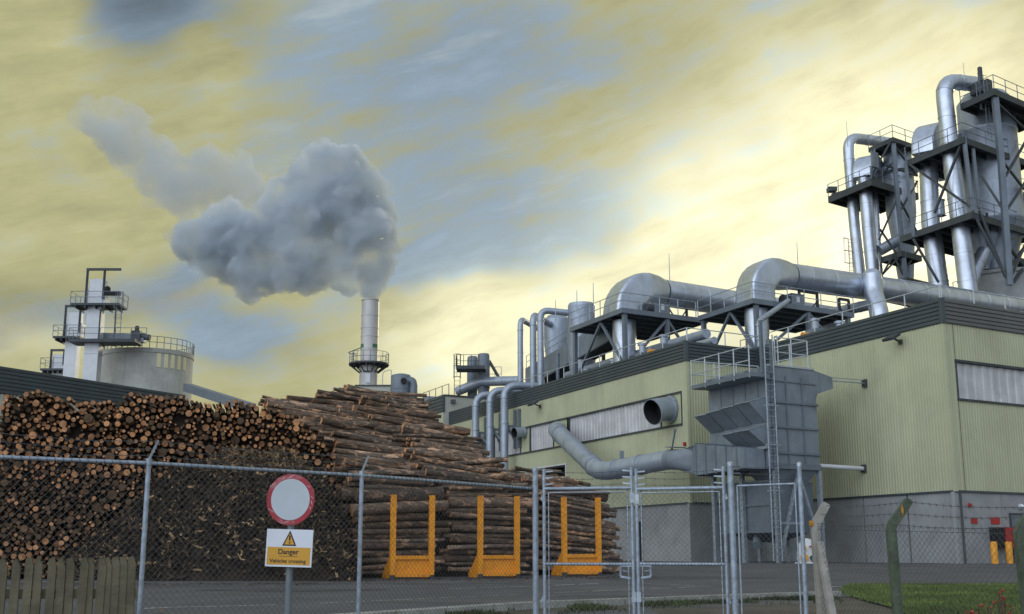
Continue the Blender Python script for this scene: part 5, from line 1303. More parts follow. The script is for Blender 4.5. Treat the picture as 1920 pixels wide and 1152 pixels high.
# added dark core: blocks light and gives the gaps their shade colour
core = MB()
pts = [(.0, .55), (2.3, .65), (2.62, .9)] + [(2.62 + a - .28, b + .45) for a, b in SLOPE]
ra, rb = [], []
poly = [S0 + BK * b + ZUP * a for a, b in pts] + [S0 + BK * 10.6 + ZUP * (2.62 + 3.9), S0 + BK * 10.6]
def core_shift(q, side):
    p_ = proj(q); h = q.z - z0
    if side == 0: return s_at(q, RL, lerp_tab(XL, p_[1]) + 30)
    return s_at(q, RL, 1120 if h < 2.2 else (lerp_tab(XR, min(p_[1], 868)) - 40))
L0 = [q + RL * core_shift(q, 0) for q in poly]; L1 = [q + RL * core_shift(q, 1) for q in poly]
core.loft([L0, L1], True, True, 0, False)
single('log_heap_core', core, mat('painted_pile_shade', (.035, .026, .02), .95, 0, .3, 3), 'added dark core for the shade inside the sideways log heap', 'log heap', kind='stuff')

# --- end-on pile at the left
E = Vector((-.98, -.2, 0)).normalized(); AX = Vector((-.2, .98, 0)).normalized()
S1 = at(665, 1085, 37.6); S1.z = gz(37.6)
TOP = [(-40, 735), (0, 736), (30, 740), (60, 727), (90, 742), (130, 748), (180, 752), (215, 748), (240, 736), (275, 738), (300, 744), (330, 738), (350, 747), (385, 756), (420, 752), (440, 745), (470, 755), (495, 762), (520, 768), (545, 778), (565, 792), (590, 815), (620, 845), (650, 885), (670, 925)]
def top_h(s):
    Q = S1 + E * s; px = proj(Q + ZUP * 4)[0]
    return hit(px, lerp_tab(TOP, px), Q, E).z - Q.z
cells = {}; circ = []
def free(s, h, r):
    ci, cj = int(s / .4), int(h / .4)
    for i in (-1, 0, 1):
        for j in (-1, 0, 1):
            for (a, b, q) in cells.get((ci + i, cj + j), ()):
                if (a - s) ** 2 + (b - h) ** 2 < (r + q) ** 2 * 1.15: return False
    return True
smax = s_at(S1, E, -30)
for r_lo, r_hi, tries in ((.125, .15, 16), (.092, .11, 130), (.068, .086, 1600), (.050, .065, 9000), (.034, .046, 20000)):
    for _ in range(tries):
        s_, h, r = lrnd.uniform(-.2, smax), lrnd.uniform(.05, 6.2), lrnd.uniform(r_lo, r_hi)
        if h + r * .4 > top_h(s_): continue
        if free(s_, h, r):
            cells.setdefault((int(s_ / .4), int(h / .4)), []).append((s_, h, r)); circ.append((s_, h, r))
BT = [(120, 1085), (130, 1042), (200, 990), (260, 935), (330, 880), (400, 850), (450, 843), (520, 850), (560, 862), (600, 892), (640, 955), (665, 1060)]
def seen(s, h):
    P = S1 + E * s + ZUP * h; px, py = proj(P)
    if px < 0: return False
    if px < 262 and py > 1043: return False
    if 120 < px < 665 and py > lerp_tab(BT, px): return False
    return True
vis = sorted((c for c in circ if seen(c[0], c[1])), key=lambda c: -c[2]); big = set(vis[:max(0, 298 - n_log[0])])
print('ends', len(circ), 'visible', len(vis), 'single', len(big))
endf = MB(); endf.tint = []
for c in circ:
    s_, h, r = c; jit = lrnd.gauss(0, .20) - (.02 if r > .1 else 0) + .05 * h; P = S1 + E * s_ + ZUP * h + AX * jit
    d = (AX + E * lrnd.gauss(0, .02) + ZUP * lrnd.gauss(0, .015)).normalized()
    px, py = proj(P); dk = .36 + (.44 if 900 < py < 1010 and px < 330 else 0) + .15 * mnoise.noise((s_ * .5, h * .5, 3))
    if c in big:
        if py < 800: lab, grp = 'thick log end near the top of the left log pile', 'thick log ends along the pile top'
        elif py < 900: lab, grp = 'thick log end halfway up the left log pile', 'thick log ends halfway up the pile'
        else: lab, grp = 'thick log end low in the left log pile, above the picket fence', 'thick log ends low in the pile'
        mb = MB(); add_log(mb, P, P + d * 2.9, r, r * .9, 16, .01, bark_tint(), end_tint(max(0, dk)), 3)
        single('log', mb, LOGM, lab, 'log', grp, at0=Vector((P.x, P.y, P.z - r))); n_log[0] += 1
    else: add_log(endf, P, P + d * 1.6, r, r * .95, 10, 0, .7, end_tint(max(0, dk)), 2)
    if lrnd.random() < .5:
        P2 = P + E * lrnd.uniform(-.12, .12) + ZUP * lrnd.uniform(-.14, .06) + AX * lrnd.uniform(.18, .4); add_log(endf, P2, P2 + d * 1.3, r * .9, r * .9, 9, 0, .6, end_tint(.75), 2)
single('stacked_logs', endf, LOGM, 'mass of thinner log ends filling the left log pile', 'log pile', kind='stuff')
single('stacked_logs', filler, LOGM, 'deeper courses of logs inside the sideways stacks', 'log pile', kind='stuff')
core = MB(); n_c = 30; ring0, ring1 = [], []  # added core, coloured dark as the shade between the log ends
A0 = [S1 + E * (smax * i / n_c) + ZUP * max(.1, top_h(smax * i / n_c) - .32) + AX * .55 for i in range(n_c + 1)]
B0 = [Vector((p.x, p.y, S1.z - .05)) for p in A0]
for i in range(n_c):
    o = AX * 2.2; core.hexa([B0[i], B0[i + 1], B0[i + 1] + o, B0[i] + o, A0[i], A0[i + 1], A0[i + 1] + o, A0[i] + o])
single('log_heap_core', core, bpy.data.materials['painted_pile_shade'], 'added dark core for the shade behind the log ends of the left pile', 'log heap', kind='stuff')

# --- heap of torn bark in front
bk = MB(); bk.tint = []
def heap_pt(px, v):
    Yb, Yt = 34.0, 36.3
    p = at(px, 1060, Yb + (Yt - Yb) * v); b = gz(p.y)
    topz = at(px, lerp_tab(BT, px), Yt).z
    z = b + (max(topz, b + .02) - b) * (v ** .62)
    n_ = mnoise.noise((px * .02, v * 4, 1.0)) * .22 + mnoise.noise((px * .06, v * 11, 5.0)) * .12
    return Vector((p.x, p.y, max(b - .02, z + n_ * min(1, v * 3))))
nx, nv = 70, 24
gridp = [[heap_pt(118 + (668 - 118) * i / nx, j / nv) for i in range(nx + 1)] for j in range(nv + 1)]
for j in range(nv):
    for i in range(nx): bk.add((gridp[j][i], gridp[j][i + 1], gridp[j + 1][i + 1], gridp[j + 1][i]), ((0, 1, 2, 3),), 0)
bk.tint = [(.08, .075, .07, 1)] * len(bk.v)
for _ in range(11000):
    px, v = lrnd.uniform(120, 666), lrnd.random() ** .8
    p = heap_pt(px, v)
    if lerp_tab(BT, px) > 1050 and v > .5: continue
    L, W = lrnd.uniform(.08, .34), lrnd.uniform(.015, .055)
    a = Vector((lrnd.gauss(0, 1), lrnd.gauss(0, .6), lrnd.gauss(0, .7))).normalized(); nrm = Vector((lrnd.gauss(0, .5), -1, lrnd.gauss(.5, .5))).normalized()
    u = a.cross(nrm)
    if u.length < .1: continue
    u.normalize(); curl = nrm * lrnd.uniform(-.25, .4) * L
    p = p + Vector((0, -lrnd.uniform(.0, .09), lrnd.uniform(0, .05)))
    q = [p - a * L / 2 - u * W + curl, p - a * L / 2 + u * W * .6 + curl, p + u * W, p - u * W * .9, p + a * L / 2 + u * W * .5 + curl, p + a * L / 2 - u * W * .4 + curl]
    b0 = len(bk.v); bk.add(q, ((0, 3, 2, 1), (3, 5, 4, 2)), 0)
    up_ = (1 if (v > .72 and 380 < px < 570) else 0)
    t_ = lrnd.choice((.045, .065, .09, .13, .19, .30)) * (1 + up_ * 1.3) if lrnd.random() < .925 - .1 * up_ else lrnd.uniform(.7, 1.5)
    bk.tint += [(t_ * 1.02, t_, t_ * .92, 1)] * (len(bk.v) - b0)
single('bark_heap', bk, M['flake'], 'dark heap of torn bark strips in front of the left log pile', 'bark heap', kind='stuff')
# loose scraps lying at the foot of the heap
def scrap(px, py, dx, dz, L, w, label):
    p = onz(px, py, gz(33.0)); p.z = gz(p.y); mb = MB(); q = p + Vector((dx * L, .1, dz * L)); mb.beam(p + ZUP * w / 2, q + ZUP * w / 2, w, w * .6); mb.tint = [(1.5, 1.45, 1.2, 1)] * len(mb.v)
    return single('broken_stick', mb, M['flake'], label, 'stick', 'pale scraps of wood by the bark heap')
scrap(463, 1088, .95, .30, .52, .05, 'pale broken stick propped against the foot of the bark heap')
scrap(515, 1087, 1, .0, .42, .035, 'pale split stick lying flat between the bark heap and the road')

# --- yellow bookends
def bookend(first=None):
    t = thing('log_bookend', '', 'log bookend', Vector((0, 0, 0)), 'yellow log bookends')
    X = Vector((1, 0, 0)); W, H, hb = 1.36, 2.46, .66
    for sx in (-1, 1):
        mb = MB(); x = sx * (W / 2 - .075)
        mb.box((x, 0, H / 2 + .06), .15, .13, H - .12); part('upright', mb, M['orange'], t)
        mb = MB(); mb.prism([Vector((x - .02, .067, .02)), Vector((x - .02, .95, .02)), Vector((x - .02, .95, .12)), Vector((x - .02, .067, hb + .15))], Vector((.04, 0, 0))); part('gusset', mb, M['orange'], t)
        mb = MB(); mb.box((x, .0, .06), .13, .1, .12); part('foot', mb, M['dark'], t)
    mb = MB(); mb.box((0, .03, .14 + (hb - .14) / 2), W - .302, .03, hb - .14); part('panel', mb, M['orange'], t)
    mb = MB(); mb.box((0, -.0, hb - .03), W - .304, .12, .11); part('top_rail', mb, M['orange'], t)
    mb = MB(); mb.box((0, -.02, .115), W - .306, .14, .10); part('bottom_rail', mb, M['orange'], t)
    mb = MB()
    for i in range(7): mb.box((-.53 + .177 * i, -.092, .115), .03, .006, .03)
    part('rivet_row', mb, M['orange'], t)
    return t
bk0 = bookend()
labs = ('yellow U shaped log bookend nearest the danger sign', 'middle yellow U shaped log bookend', 'yellow U shaped log bookend seen through the closed gate')
def copy_tree(o, parent=None):
    c = o.copy(); COL.objects.link(c); c.parent = parent
    for ch in list(o.children): copy_tree(ch, c)
    return c
for i, (px, py, Y) in enumerate(((772, 1084, 35.6), (935, 1082, 36.5), (1091, 1077, 38.0))):
    o = bk0 if i == 0 else copy_tree(bk0)
    p = at(px, py, Y); o.location = (p.x, p.y, gz(p.y)); o.rotation_euler = (0, 0, math.atan2(RL.y, RL.x) - R(2) * i * 0); o['label'] = labs[i]

mb = MB(); mb.tint = []
for _ in range(1500):
    x = lrnd.uniform(-13, 4.5); y0 = 33.4 + .1 * x + (2.0 if x > -5 else 0) + .3 * max(0, x + 5); y = y0 - abs(lrnd.gauss(0, 1.3)); a = lrnd.uniform(0, 6.28); L, W = lrnd.uniform(.03, .16), lrnd.uniform(.01, .035)
    p = gp(x, y, .012); u = Vector((math.cos(a), math.sin(a), lrnd.uniform(-.02, .12))) * L; w = Vector((-math.sin(a), math.cos(a), 0)) * W
    mb.add([p - u - w, p + u - w * .6, p + u + w, p - u + w * .5], [(0, 1, 2, 3)]); k = lrnd.choice((.15, .3, .5, 1.0)); mb.tint += [(k, k, k, 1)] * 4
single('bark_litter', mb, M['flake'], 'scattered bark litter on the yard in front of the log piles', 'bark litter', kind='stuff')
# ------------------------------------------------------------ fences, gate, sign and wall fittings
frnd = random.Random(5)
def link_panel(mb, p0, p1, zb0, zb1, zt0, zt1, cell=.075, r=.0019, knuckle=True):
    """chain link: two families of crossing wires between two posts"""
    u = (p1 - p0); L = u.length; u = u / L
    def P(s, f): b = zb0 + (zb1 - zb0) * s / L; t = zt0 + (zt1 - zt0) * s / L; q = p0 + u * s; return Vector((q.x, q.y, b + (t - b) * f))
    Ht = max(zt0 - zb0, zt1 - zb1); n = int((L + Ht) / cell)
    for i in range(-int(Ht / cell) - 1, int(L / cell) + 2):
        s = i * cell
        for sg in (1, -1):
            a = (s, 0.0) if sg > 0 else (s + Ht, 0.0); b = (s + Ht, 1.0) if sg > 0 else (s, 1.0)
            f0, f1 = 0.0, 1.0
            # clip to the panel
            ds = b[0] - a[0]
            lo, hi = 0.0, 1.0
            for lim, sign in ((0, 1), (L, -1)):
                va, vb = sign * (a[0] - lim), sign * (b[0] - lim)
                if va < 0 and vb < 0: lo, hi = 1, 0
                elif va < 0: lo = max(lo, va / (va - vb))
                elif vb < 0: hi = min(hi, va / (va - vb))
            if hi - lo > .02:
                A_, B_ = P(a[0] + ds * lo, lo), P(a[0] + ds * hi, hi); mb.tube(A_, B_, r, n=3, cap=False)
                if knuckle and hi > .99: mb.tube(B_, B_ + ZUP * .03 - u * sg * .008, r * 1.3, n=3)
def barbed(mb, p, q, r=.003, step=.13):
    p, q = Vector(p), Vector(q); L = (q - p).length; d = (q - p) / L; n = max(2, int(L / .6)); pts = []
    for i in range(n + 1):
        f = i / n; pts.append(p.lerp(q, f) - ZUP * .03 * 4 * f * (1 - f))
    mb.path(pts, r, 4, cap=False)
    k = int(L / step)
    for i in range(1, k):
        f = i / k; c = p.lerp(q, f) - ZUP * .03 * 4 * f * (1 - f); a = frnd.uniform(0, 3)
        for s in (0, 1):
            v = (ZUP * math.cos(a + s * 1.4) + d.cross(ZUP) * math.sin(a + s * 1.4) + d * .3) * .026; mb.tube(c - v, c + v, r * .8, n=3, cap=False)
ZRL = CAM.z + .90
def rail_at(px, py): return at(px, py, .90 * 2247 / (1035 - py) * 1.0)
def post_at(px, py_rail):
    p = rail_at(px, py_rail); return Vector((p.x, p.y, 0))
def col_x(px_mid, py_mid, Y): return at(px_mid, py_mid, Y)
fp = [(-330, 846), (0 - 40, 857), (272, 870), (676, 893), (1003.5, 918)]
FP = []
for px, py in fp:
    Y = .90 * 2247 / (1035 - py); p = at(px, 980, Y); FP.append(Vector((p.x, p.y, 0)))
t = thing('chain_link_fence', 'tall galvanised chain link fence with barbed wire, from the picket fence to the gate', 'fence', Vector((FP[2].x, FP[2].y, gz(FP[2].y))))
for i, p in enumerate(FP[:-1]):
    mb = MB(); mb.tube(Vector((p.x, p.y, gz(p.y) - .05)), Vector((p.x, p.y, ZRL)), .026, n=12); mb.tube(Vector((p.x, p.y, ZRL - .02)), Vector((p.x, p.y, ZRL + .05)), .032, n=12)
    po = part('fence_post', mb, M['galv_fence'], t)
    mb = MB(); mb.beam(Vector((p.x, p.y, ZRL + .04)), Vector((p.x + .07, p.y + .05, ZRL + .24)), .012, .022); x = link_mesh('barbed_wire_arm', mb, M['galv'], po); x.parent = po
mb = MB()
for a, b in zip(FP, FP[1:]): mb.tube(a + ZUP * ZRL, b + ZUP * ZRL, .021, n=10)
part('top_rail', mb, M['galv_fence'], t)
mb = MB()
for a, b in zip(FP, FP[1:]): link_panel(mb, a, b, gz(a.y) + .05, gz(b.y) + .05, ZRL - .005, ZRL - .005)
part('chain_link_mesh', mb, M['wire'], t)
mb = MB()
for a, b in zip(FP, FP[1:]):
    d = (b - a).normalized(); L = (b - a).length
    for i in range(int(L / .08)):                       # tie wires wound round the rail
        c = a + d * (i * .08) + ZUP * ZRL; mb.path([c + (ZUP * math.cos(q) + d.cross(ZUP) * math.sin(q)) * .0235 + d * (.03 * q / 6.28) for q in [6.28 * j / 8 for j in range(9)]], .0028, 4, cap=False)
part('rail_ties', mb, M['wire'], t)
mb = MB()
for hgt, o in ((.08, .02), (.15, .045), (.23, .07)):
    for a, b in zip(FP, FP[1:]): barbed(mb, a + Vector((o, o * .7, ZRL + hgt)), b + Vector((o, o * .7, ZRL + hgt)))
part('barbed_wire', mb, M['wire'], t)
# gate posts
def gpost(px, Y, r, top_py, label):
    p = at(px, 1010, Y); zt = at(px, top_py, Y).z; t = thing('gate_post', label, 'gate post', Vector((p.x, p.y, gz(Y))), 'steel gate posts')
    mb = MB(); mb.tube(Vector((p.x, p.y, gz(Y) - .05)), Vector((p.x, p.y, zt)), r, n=16); part('post_tube', mb, M['galv_fence'], t)
    mb = MB(); mb.lathe((p.x, p.y, zt), [(r * 1.1, -.03), (r * 1.1, .01), (r * .6, .03), (.002, .035)], 16); part('post_cap', mb, M['galv'], t)
    return p
GP0 = gpost(1004, 17.2, .042, 880, 'thick steel gate post between the chain link fence and the gate')
GP1 = gpost(1374, 16.2, .042, 870, 'thick steel gate post right of the gate leaves')
GP2 = gpost(1505, 15.7, .030, 871, 'slim steel post at the end of the narrow mesh panel, beside the pale concrete post')
# gate leaves
def leaf(label, pxa, pxb, Ya, Yb, latch_side):
    a, b = at(pxa, 1000, Ya), at(pxb, 1000, Yb); a.z = b.z = 0; d = (b - a).normalized()
    zt, zr = at(pxa, 879, Ya).z, at((pxa + pxb) / 2, 916, (Ya + Yb) / 2).z; zm = at((pxa + pxb) / 2, 1058, (Ya + Yb) / 2).z; zb = gz(17) + .08
    t = thing('gate_leaf', label, 'gate', Vector((a.x, a.y, gz(Ya))), 'pair of chain link gate leaves')
    for p in (a, b):
        mb = MB(); mb.tube(p + ZUP * zb, p + ZUP * zt, .024, n=12); part('stile', mb, M['galv_fence'], t)
    q0, q1 = a + d * .065, b - d * .065
    mb = MB(); mb.tube(a + ZUP * zr, b + ZUP * zr, .024, n=10); part('top_rail', mb, M['galv_fence'], t)
    mb = MB(); mb.tube(q0 + ZUP * (zr - .055), q1 + ZUP * (zr - .055), .009, n=8); mb.tube(q0 + ZUP * (zr - .055), q0 + ZUP * (zb + .03), .009, n=8); mb.tube(q1 + ZUP * (zr - .055), q1 + ZUP * (zb + .03), .009, n=8)
    part('mesh_tension_bar', mb, M['galv'], t)
    mb = MB(); mb.tube(a + ZUP * zm, b + ZUP * zm, .020, n=10); part('middle_rail', mb, M['galv_fence'], t)
    mb = MB(); mb.tube(a + ZUP * zb, b + ZUP * zb, .020, n=10); part('bottom_rail', mb, M['galv_fence'], t)
    mb = MB(); link_panel(mb, q0, q1, zb, zb, zr - .055, zr - .055); part('chain_link_mesh', mb, M['wire'], t)
    mb = MB()
    for q in (zm,):
        k = int((b - a).length / .045)
        for i in range(k):
            c = a + d * ((i + .5) * (b - a).length / k) + ZUP * q; mb.path([c + (ZUP * math.cos(w) + d.cross(ZUP) * math.sin(w)) * .0225 + d * (.02 * w / 6.28) for w in [6.28 * j / 7 for j in range(8)]], .003, 4, cap=False)
    for p in (q0, q1):
        k = int((zr - zb) / .09)
        for i in range(k):
            z = zb + (i + .5) * (zr - zb) / k; c = p + ZUP * z; mb.path([c + (d * math.cos(w) + d.cross(ZUP) * math.sin(w)) * .014 + ZUP * (.02 * w / 6.28) for w in [6.28 * j / 6 for j in range(7)]], .003, 4, cap=False)
    part('mesh_ties', mb, M['wire'], t)
    mb = MB()
    for i in range(3):
        z = zr + .06 + .09 * i
        for p, sg in ((a, 1), (b, -1)): mb.beam(p + ZUP * z, p + d * sg * .13 + ZUP * (z + .01), .014, .02)
    part('barbed_wire_arm', mb, M['galv'], t)
    mb = MB()
    for i in range(3): barbed(mb, a + ZUP * (zr + .065 + .09 * i), b + ZUP * (zr + .065 + .09 * i))
    part('barbed_wire', mb, M['wire'], t)
    mb = MB(); p = b if latch_side > 0 else a; s = -1 if latch_side > 0 else 1
    c = p + d * s * .02; zl = zm - .02
    for u, v in (((0, -.0), (.16, 0)), ((.16, 0), (.16, -.15)), ((.16, -.15), (0.02, -.17))):
        mb.beam(c + d * s * u[0] + ZUP * (zl + u[1]), c + d * s * v[0] + ZUP * (zl + v[1]), .018, .03)
    mb.tube(c + d * s * .03 - d.cross(ZUP) * .03 + ZUP * (zl - .09), c + d * s * .14 - d.cross(ZUP) * .03 + ZUP * (zl - .07), .009, n=8)
    part('latch', mb, M['galv_fence'], t)
    for z in (zr - .14, zm - .45):
        mb = MB(); mb.box(p + Vector((0, -.032, z)), .06, .012, .14, d, d.cross(ZUP)); part('meeting_plate', mb, M['galv'], t)
    mb = MB(); p = a if latch_side > 0 else b; s = -1 if latch_side > 0 else 1
    for z in (zr - .14, zm - .5): mb.beam(p + ZUP * z, p + d * s * .05 + ZUP * z, .02, .03); mb.tube(p + d * s * .03 + ZUP * (z - .03), p + d * s * .03 + ZUP * (z + .05), .012, n=8)
    part('hinge', mb, M['galv'], t)
leaf('chain link gate leaf in front of the yellow bookend', 1020.5, 1186, 17.1, 16.85, 1)
leaf('chain link gate leaf in front of the dust filter ladder and cream corner', 1195, 1360, 16.8, 16.35, -1)
# narrow panel right of the gate
t = thing('mesh_panel', 'narrow chain link panel between the two posts right of the gate', 'fence panel', Vector((GP1.x, GP1.y, gz(16))))
a, b = GP1.copy(), GP2.copy(); a.z = b.z = 0; d = (b - a).normalized(); a1_, b1__ = a + d * .09, b - d * .07
zr0, zr1 = at(1384, 911, 16.1).z, at(1498, 907, 15.7).z
mb = MB(); mb.tube(a1_ + ZUP * zr0, b1__ + ZUP * zr1, .014, n=8); part('top_rail', mb, M['galv_fence'], t)
mb = MB(); mb.tube(a1_ + ZUP * zr0, a1_ + ZUP * gz(16), .011, n=8); mb.tube(b1__ + ZUP * zr1, b1__ + ZUP * gz(16), .011, n=8); part('mesh_tension_bar', mb, M['galv_fence'], t)
mb = MB(); link_panel(mb, a1_, b1__, gz(16.1) + .03, gz(15.7) + .03, zr0, zr1); part('chain_link_mesh', mb, M['wire'], t)
mb = MB()
for i in range(3):
    barbed(mb, a + ZUP * (zr0 + .08 + .09 * i), b + ZUP * (zr1 + .08 + .09 * i)); mb.beam(a + ZUP * (zr0 + .08 + .09 * i), a + d * .14 + ZUP * (zr0 + .08 + .09 * i), .014, .02)
part('barbed_wire', mb, M['wire'], t)
# concrete post fence on the right
def crank(px_b, px_k, py_k, px_t, py_t, Y, w, mats, name_part, tt):
    k = at(px_k, py_k, Y); tp = at(px_t, py_t, Y); b = Vector((k.x + px_size(px_b - px_k, Y) * .45, Y, gz(Y) - .1))
    mb = MB(); d0 = (k - b).normalized(); d1 = (tp - k).normalized(); y = Vector((0, 1, 0))
    s0 = d0.cross(y).normalized(); s1 = d1.cross(y).normalized(); sm = (s0 + s1).normalized()
    ring = lambda c, s, f=1.0: [c - s * w / 2 * f - y * w / 2, c + s * w / 2 * f - y * w / 2, c + s * w / 2 * f + y * w / 2, c - s * w / 2 * f + y * w / 2]
    rings = [ring(b, s0), ring(k - d0 * .03, s0), ring(k + d1 * .04, s1, .98), ring(tp - d1 * .02, s1, .92), ring(tp + d1 * .005, s1, .72)]
    mb.loft(rings, True, True, 0, False); o = part('concrete_post', mb, mats, tt)
    return k, tp, o
YQs = (15.6, 14.0, 12.2)
t = thing('chain_link_fence', 'lower chain link fence on cranked mossy concrete posts in front of the lawn', 'fence', Vector((at(1680, 1000, 14).x, 14, gz(14))))
K = []
mats_ = (M['post_pale'], M['post'], M['post'])
for (pb, pk, pyk, pt_, pyt, Y, w, mm) in ((1542, 1528, 985, 1549, 945, 15.6, .105, M['post_pale']), (1682, 1670, 988, 1704, 938, 14.0, .10, M['post']), (1924, 1912, 992, 1946, 948, 12.2, .105, M['post'])):
    k, tp, o = crank(pb, pk, pyk, pt_, pyt, Y, w, mm, '', t); K.append((k, tp))
    if pk == 1528: o['label'] = 'pale concrete strain post'
k, tp = K[0]
mb = MB(); a = k - ZUP * .22 + Vector((.03, -.06, 0)); b = at(1566, 1165, 15.0); b.z = gz(15) - .1; mb.beam(a, Vector((b.x + .06, b.y, b.z)), .085, .085); part('strut', mb, M['post_pale'], t)
mb = MB(); c = k + (tp - k) * .0 + Vector((-.055, -.03, .02)); mb.box(c, .05, .06, .07); part('lichen_patch', mb, M['rust'], t)
c = K[1][0].lerp(K[1][1], .62); mb = MB(); mb.lathe((c.x - .012, c.y - .056, c.z), [(.002, -.075), (.012, -.04), (.015, .02), (.002, .06)], 10); part('lichen_patch', mb, M['rust'], t)
ends = [k for k, _ in K]
mb = MB()
for p, q in zip(ends, ends[1:]): link_panel(mb, Vector((p.x, p.y, 0)), Vector((q.x, q.y, 0)), gz(p.y), gz(q.y), p.z - .03, q.z - .03, .08, .0018)
q = ends[-1]; q2 = q + Vector((1.2, -1.4, -.03)); link_panel(mb, Vector((q.x, q.y, 0)), Vector((q2.x, q2.y, 0)), gz(q.y), gz(q2.y), q.z - .03, q2.z - .03, .08, .0018)
part('chain_link_mesh', mb, M['wire'], t)
mb = MB()
for f in (.08, .5, .92):
    for (k0, t0), (k1, t1_) in zip(K, K[1:]): barbed(mb, k0.lerp(t0, f) - Vector((0, .05, 0)), k1.lerp(t1_, f) - Vector((0, .05, 0)), .0032, .11)
for p, q in zip(ends, ends[1:]): mb.tube(p - ZUP * .05, q - ZUP * .05, .003, n=4)
part('barbed_wire', mb, M['wire'], t)
# ------------------------------------------------------------ picket fence
t = thing('picket_fence', 'low mossy wooden picket fence with pointed tops, beside the chain link fence', 'fence', Vector((at(130, 1100, 10.6).x, 10.6, gz(10.6))))
YK = 10.6; tops = [(6, 1046), (33, 1047), (55, 1046), (77, 1046), (98, 1046), (118, 1046), (137, 1046), (155, 1045), (173, 1046), (190, 1046), (206, 1045), (222, 1044), (237, 1043), (252, 1043)]
for i, (px, py) in enumerate([(-38, 1047), (-16, 1047)] + tops):
    Y = YK + .3 * max(0, px) / 260; p = at(px, py, Y); w = .070; a = R(frnd.uniform(-1, 1)); g = gz(Y)
    mb = MB(); X = Vector((math.cos(R(8)), math.sin(R(8)), 0)); th = Vector((0, .022, 0)); zt = p.z; c = Vector((p.x, Y, 0)); sl = math.tan(a)
    L = lambda x, z: c + X * (x + sl * (z - g)) + ZUP * z
    lean = frnd.uniform(-.012, .012)
    mb.prism([L(-w / 2, g + .05), L(w / 2, g + .05), L(w / 2, zt - .075 + lean), L(w * .1 + lean, zt + frnd.uniform(-.006, .006)), L(-w / 2, zt - .012 + lean)], th)
    part('picket', mb, M['picket'], t)
mb = MB(); a = at(-60, 1115, YK + .05); b = at(258, 1113, YK + .36); mb.beam(a + Vector((0, .01, 0)), b + Vector((0, .01, 0)), .04, .085); part('rail', mb, M['picket_rail'], t)
mb = MB(); a = at(-60, 1260, YK + .05); b = at(258, 1258, YK + .36); a.z = max(a.z, gz(YK) + .2); b.z = a.z; mb.beam(a, b, .04, .085); part('rail', mb, M['picket_rail'], t)
mb = MB(); a = at(0, 1092, YK + .25); b = at(258, 1090, YK + .55); mb.tube(a, b, .004, n=5); part('strand_wire', mb, M['galv'], t)
# ------------------------------------------------------------ road sign
YG = 13.3
pc = at(545, 937, YG); t = thing('road_sign', 'round red rimmed blank sign above a yellow danger plate on one grey pole', 'road sign', Vector((pc.x, YG + .06, gz(YG))))
mb = MB(); mb.tube(Vector((pc.x + .005, YG + .06, gz(YG) - .05)), Vector((pc.x + .005, YG + .06, pc.z + .2)), .038, n=20); part('pole', mb, M['pole'], t)
YW = R(-4); SX = Vector((math.cos(YW), math.sin(YW), 0)); SN = Vector((math.sin(YW), -math.cos(YW), 0))
tl = R(-1.6); U = SX * math.cos(tl) + ZUP * math.sin(tl); W = ZUP * math.cos(tl) - SX * math.sin(tl)
def disc(mb, c, r0, r1, z, n=64, mi=0):
    ang = [2 * math.pi * j / n for j in range(n)]
    if r0 <= 0: mb.add([c + U * r1 * math.cos(a) + W * r1 * 1.04 * math.sin(a) + SN * z for a in ang], [tuple(range(n))], mi)
    else:
        i_ = [c + U * r0 * math.cos(a) + W * r0 * 1.04 * math.sin(a) + SN * z for a in ang]; o_ = [c + U * r1 * math.cos(a) + W * r1 * 1.04 * math.sin(a) + SN * z for a in ang]
        mb.add(i_ + o_, [(j, n + j, n + (j + 1) % n, (j + 1) % n) for j in range(n)], mi)
r = px_size(46, YG)
mb = MB(); n = 64; rg = lambda z, k: [pc + U * r * k * math.cos(a) + W * r * k * 1.04 * math.sin(a) + SN * z for a in [2 * math.pi * j / n for j in range(n)]]
mb.loft([rg(-.004, 1), rg(.012, 1)], True, True, 0, False); part('disc', mb, M['signred'], t)
mb = MB(); disc(mb, pc, 0, r * .805, .0135); part('white_centre', mb, M['signwhite'], t)
mb = MB()
for a in (1.35, 1.78, -1.35, -1.62, -1.9):
    c = pc + U * r * .9 * math.cos(a) + W * r * .93 * math.sin(a); mb.tube(c + SN * .011, c + SN * .015, .0045, n=8)
part('rivets', mb, M['galv'], t)
mb = MB()
for a, L, w_ in ((2.75 + .9, .09, .014), (2.9 + .75, .05, .01), (-.12, .06, .01), (.12, .05, .008), (-.35, .045, .008), (.62, .05, .009), (1.6, .10, .012), (1.95, .06, .008), (-1.75, .09, .01)):
    c = pc + U * r * .9 * math.cos(a) + W * r * .94 * math.sin(a) + SN * .0126; v = (U * -math.sin(a + .5) + W * math.cos(a + .5)); q = (U * math.cos(a + .5) + W * math.sin(a + .5))
    mb.add([c - v * L * .5, c - v * L * .1 + q * w_ * .5, c + v * L * .5 + q * w_ * .2, c + v * L * .15 - q * w_ * .6], [(0, 3, 2, 1)])
part('scratches', mb, mat('scraped_sign_paint', (.50, .40, .42), .6, 0, .2, 20), t)
pl = at(542.5, 1028, YG); hw, hh_ = px_size(44, YG), px_size(34.5, YG)
q = lambda u, w, z=0.0: pl + U * u + W * w + SN * z
mb = MB(); mb.hexa([q(a, b, z) for z in (-.006, .012) for a, b in ((-hw, -hh_), (hw, -hh_), (hw, hh_), (-hw, hh_))]); plate = part('plate', mb, M['platewhite'], t)
def sub(name, mb, m_):
    x = link_mesh(name, mb, m_, plate); x.parent = plate; return x
pp = px_size(1, YG)
Lp = lambda px, py, z: q((px - 542.5) * pp, (1028 - py) * pp, z)
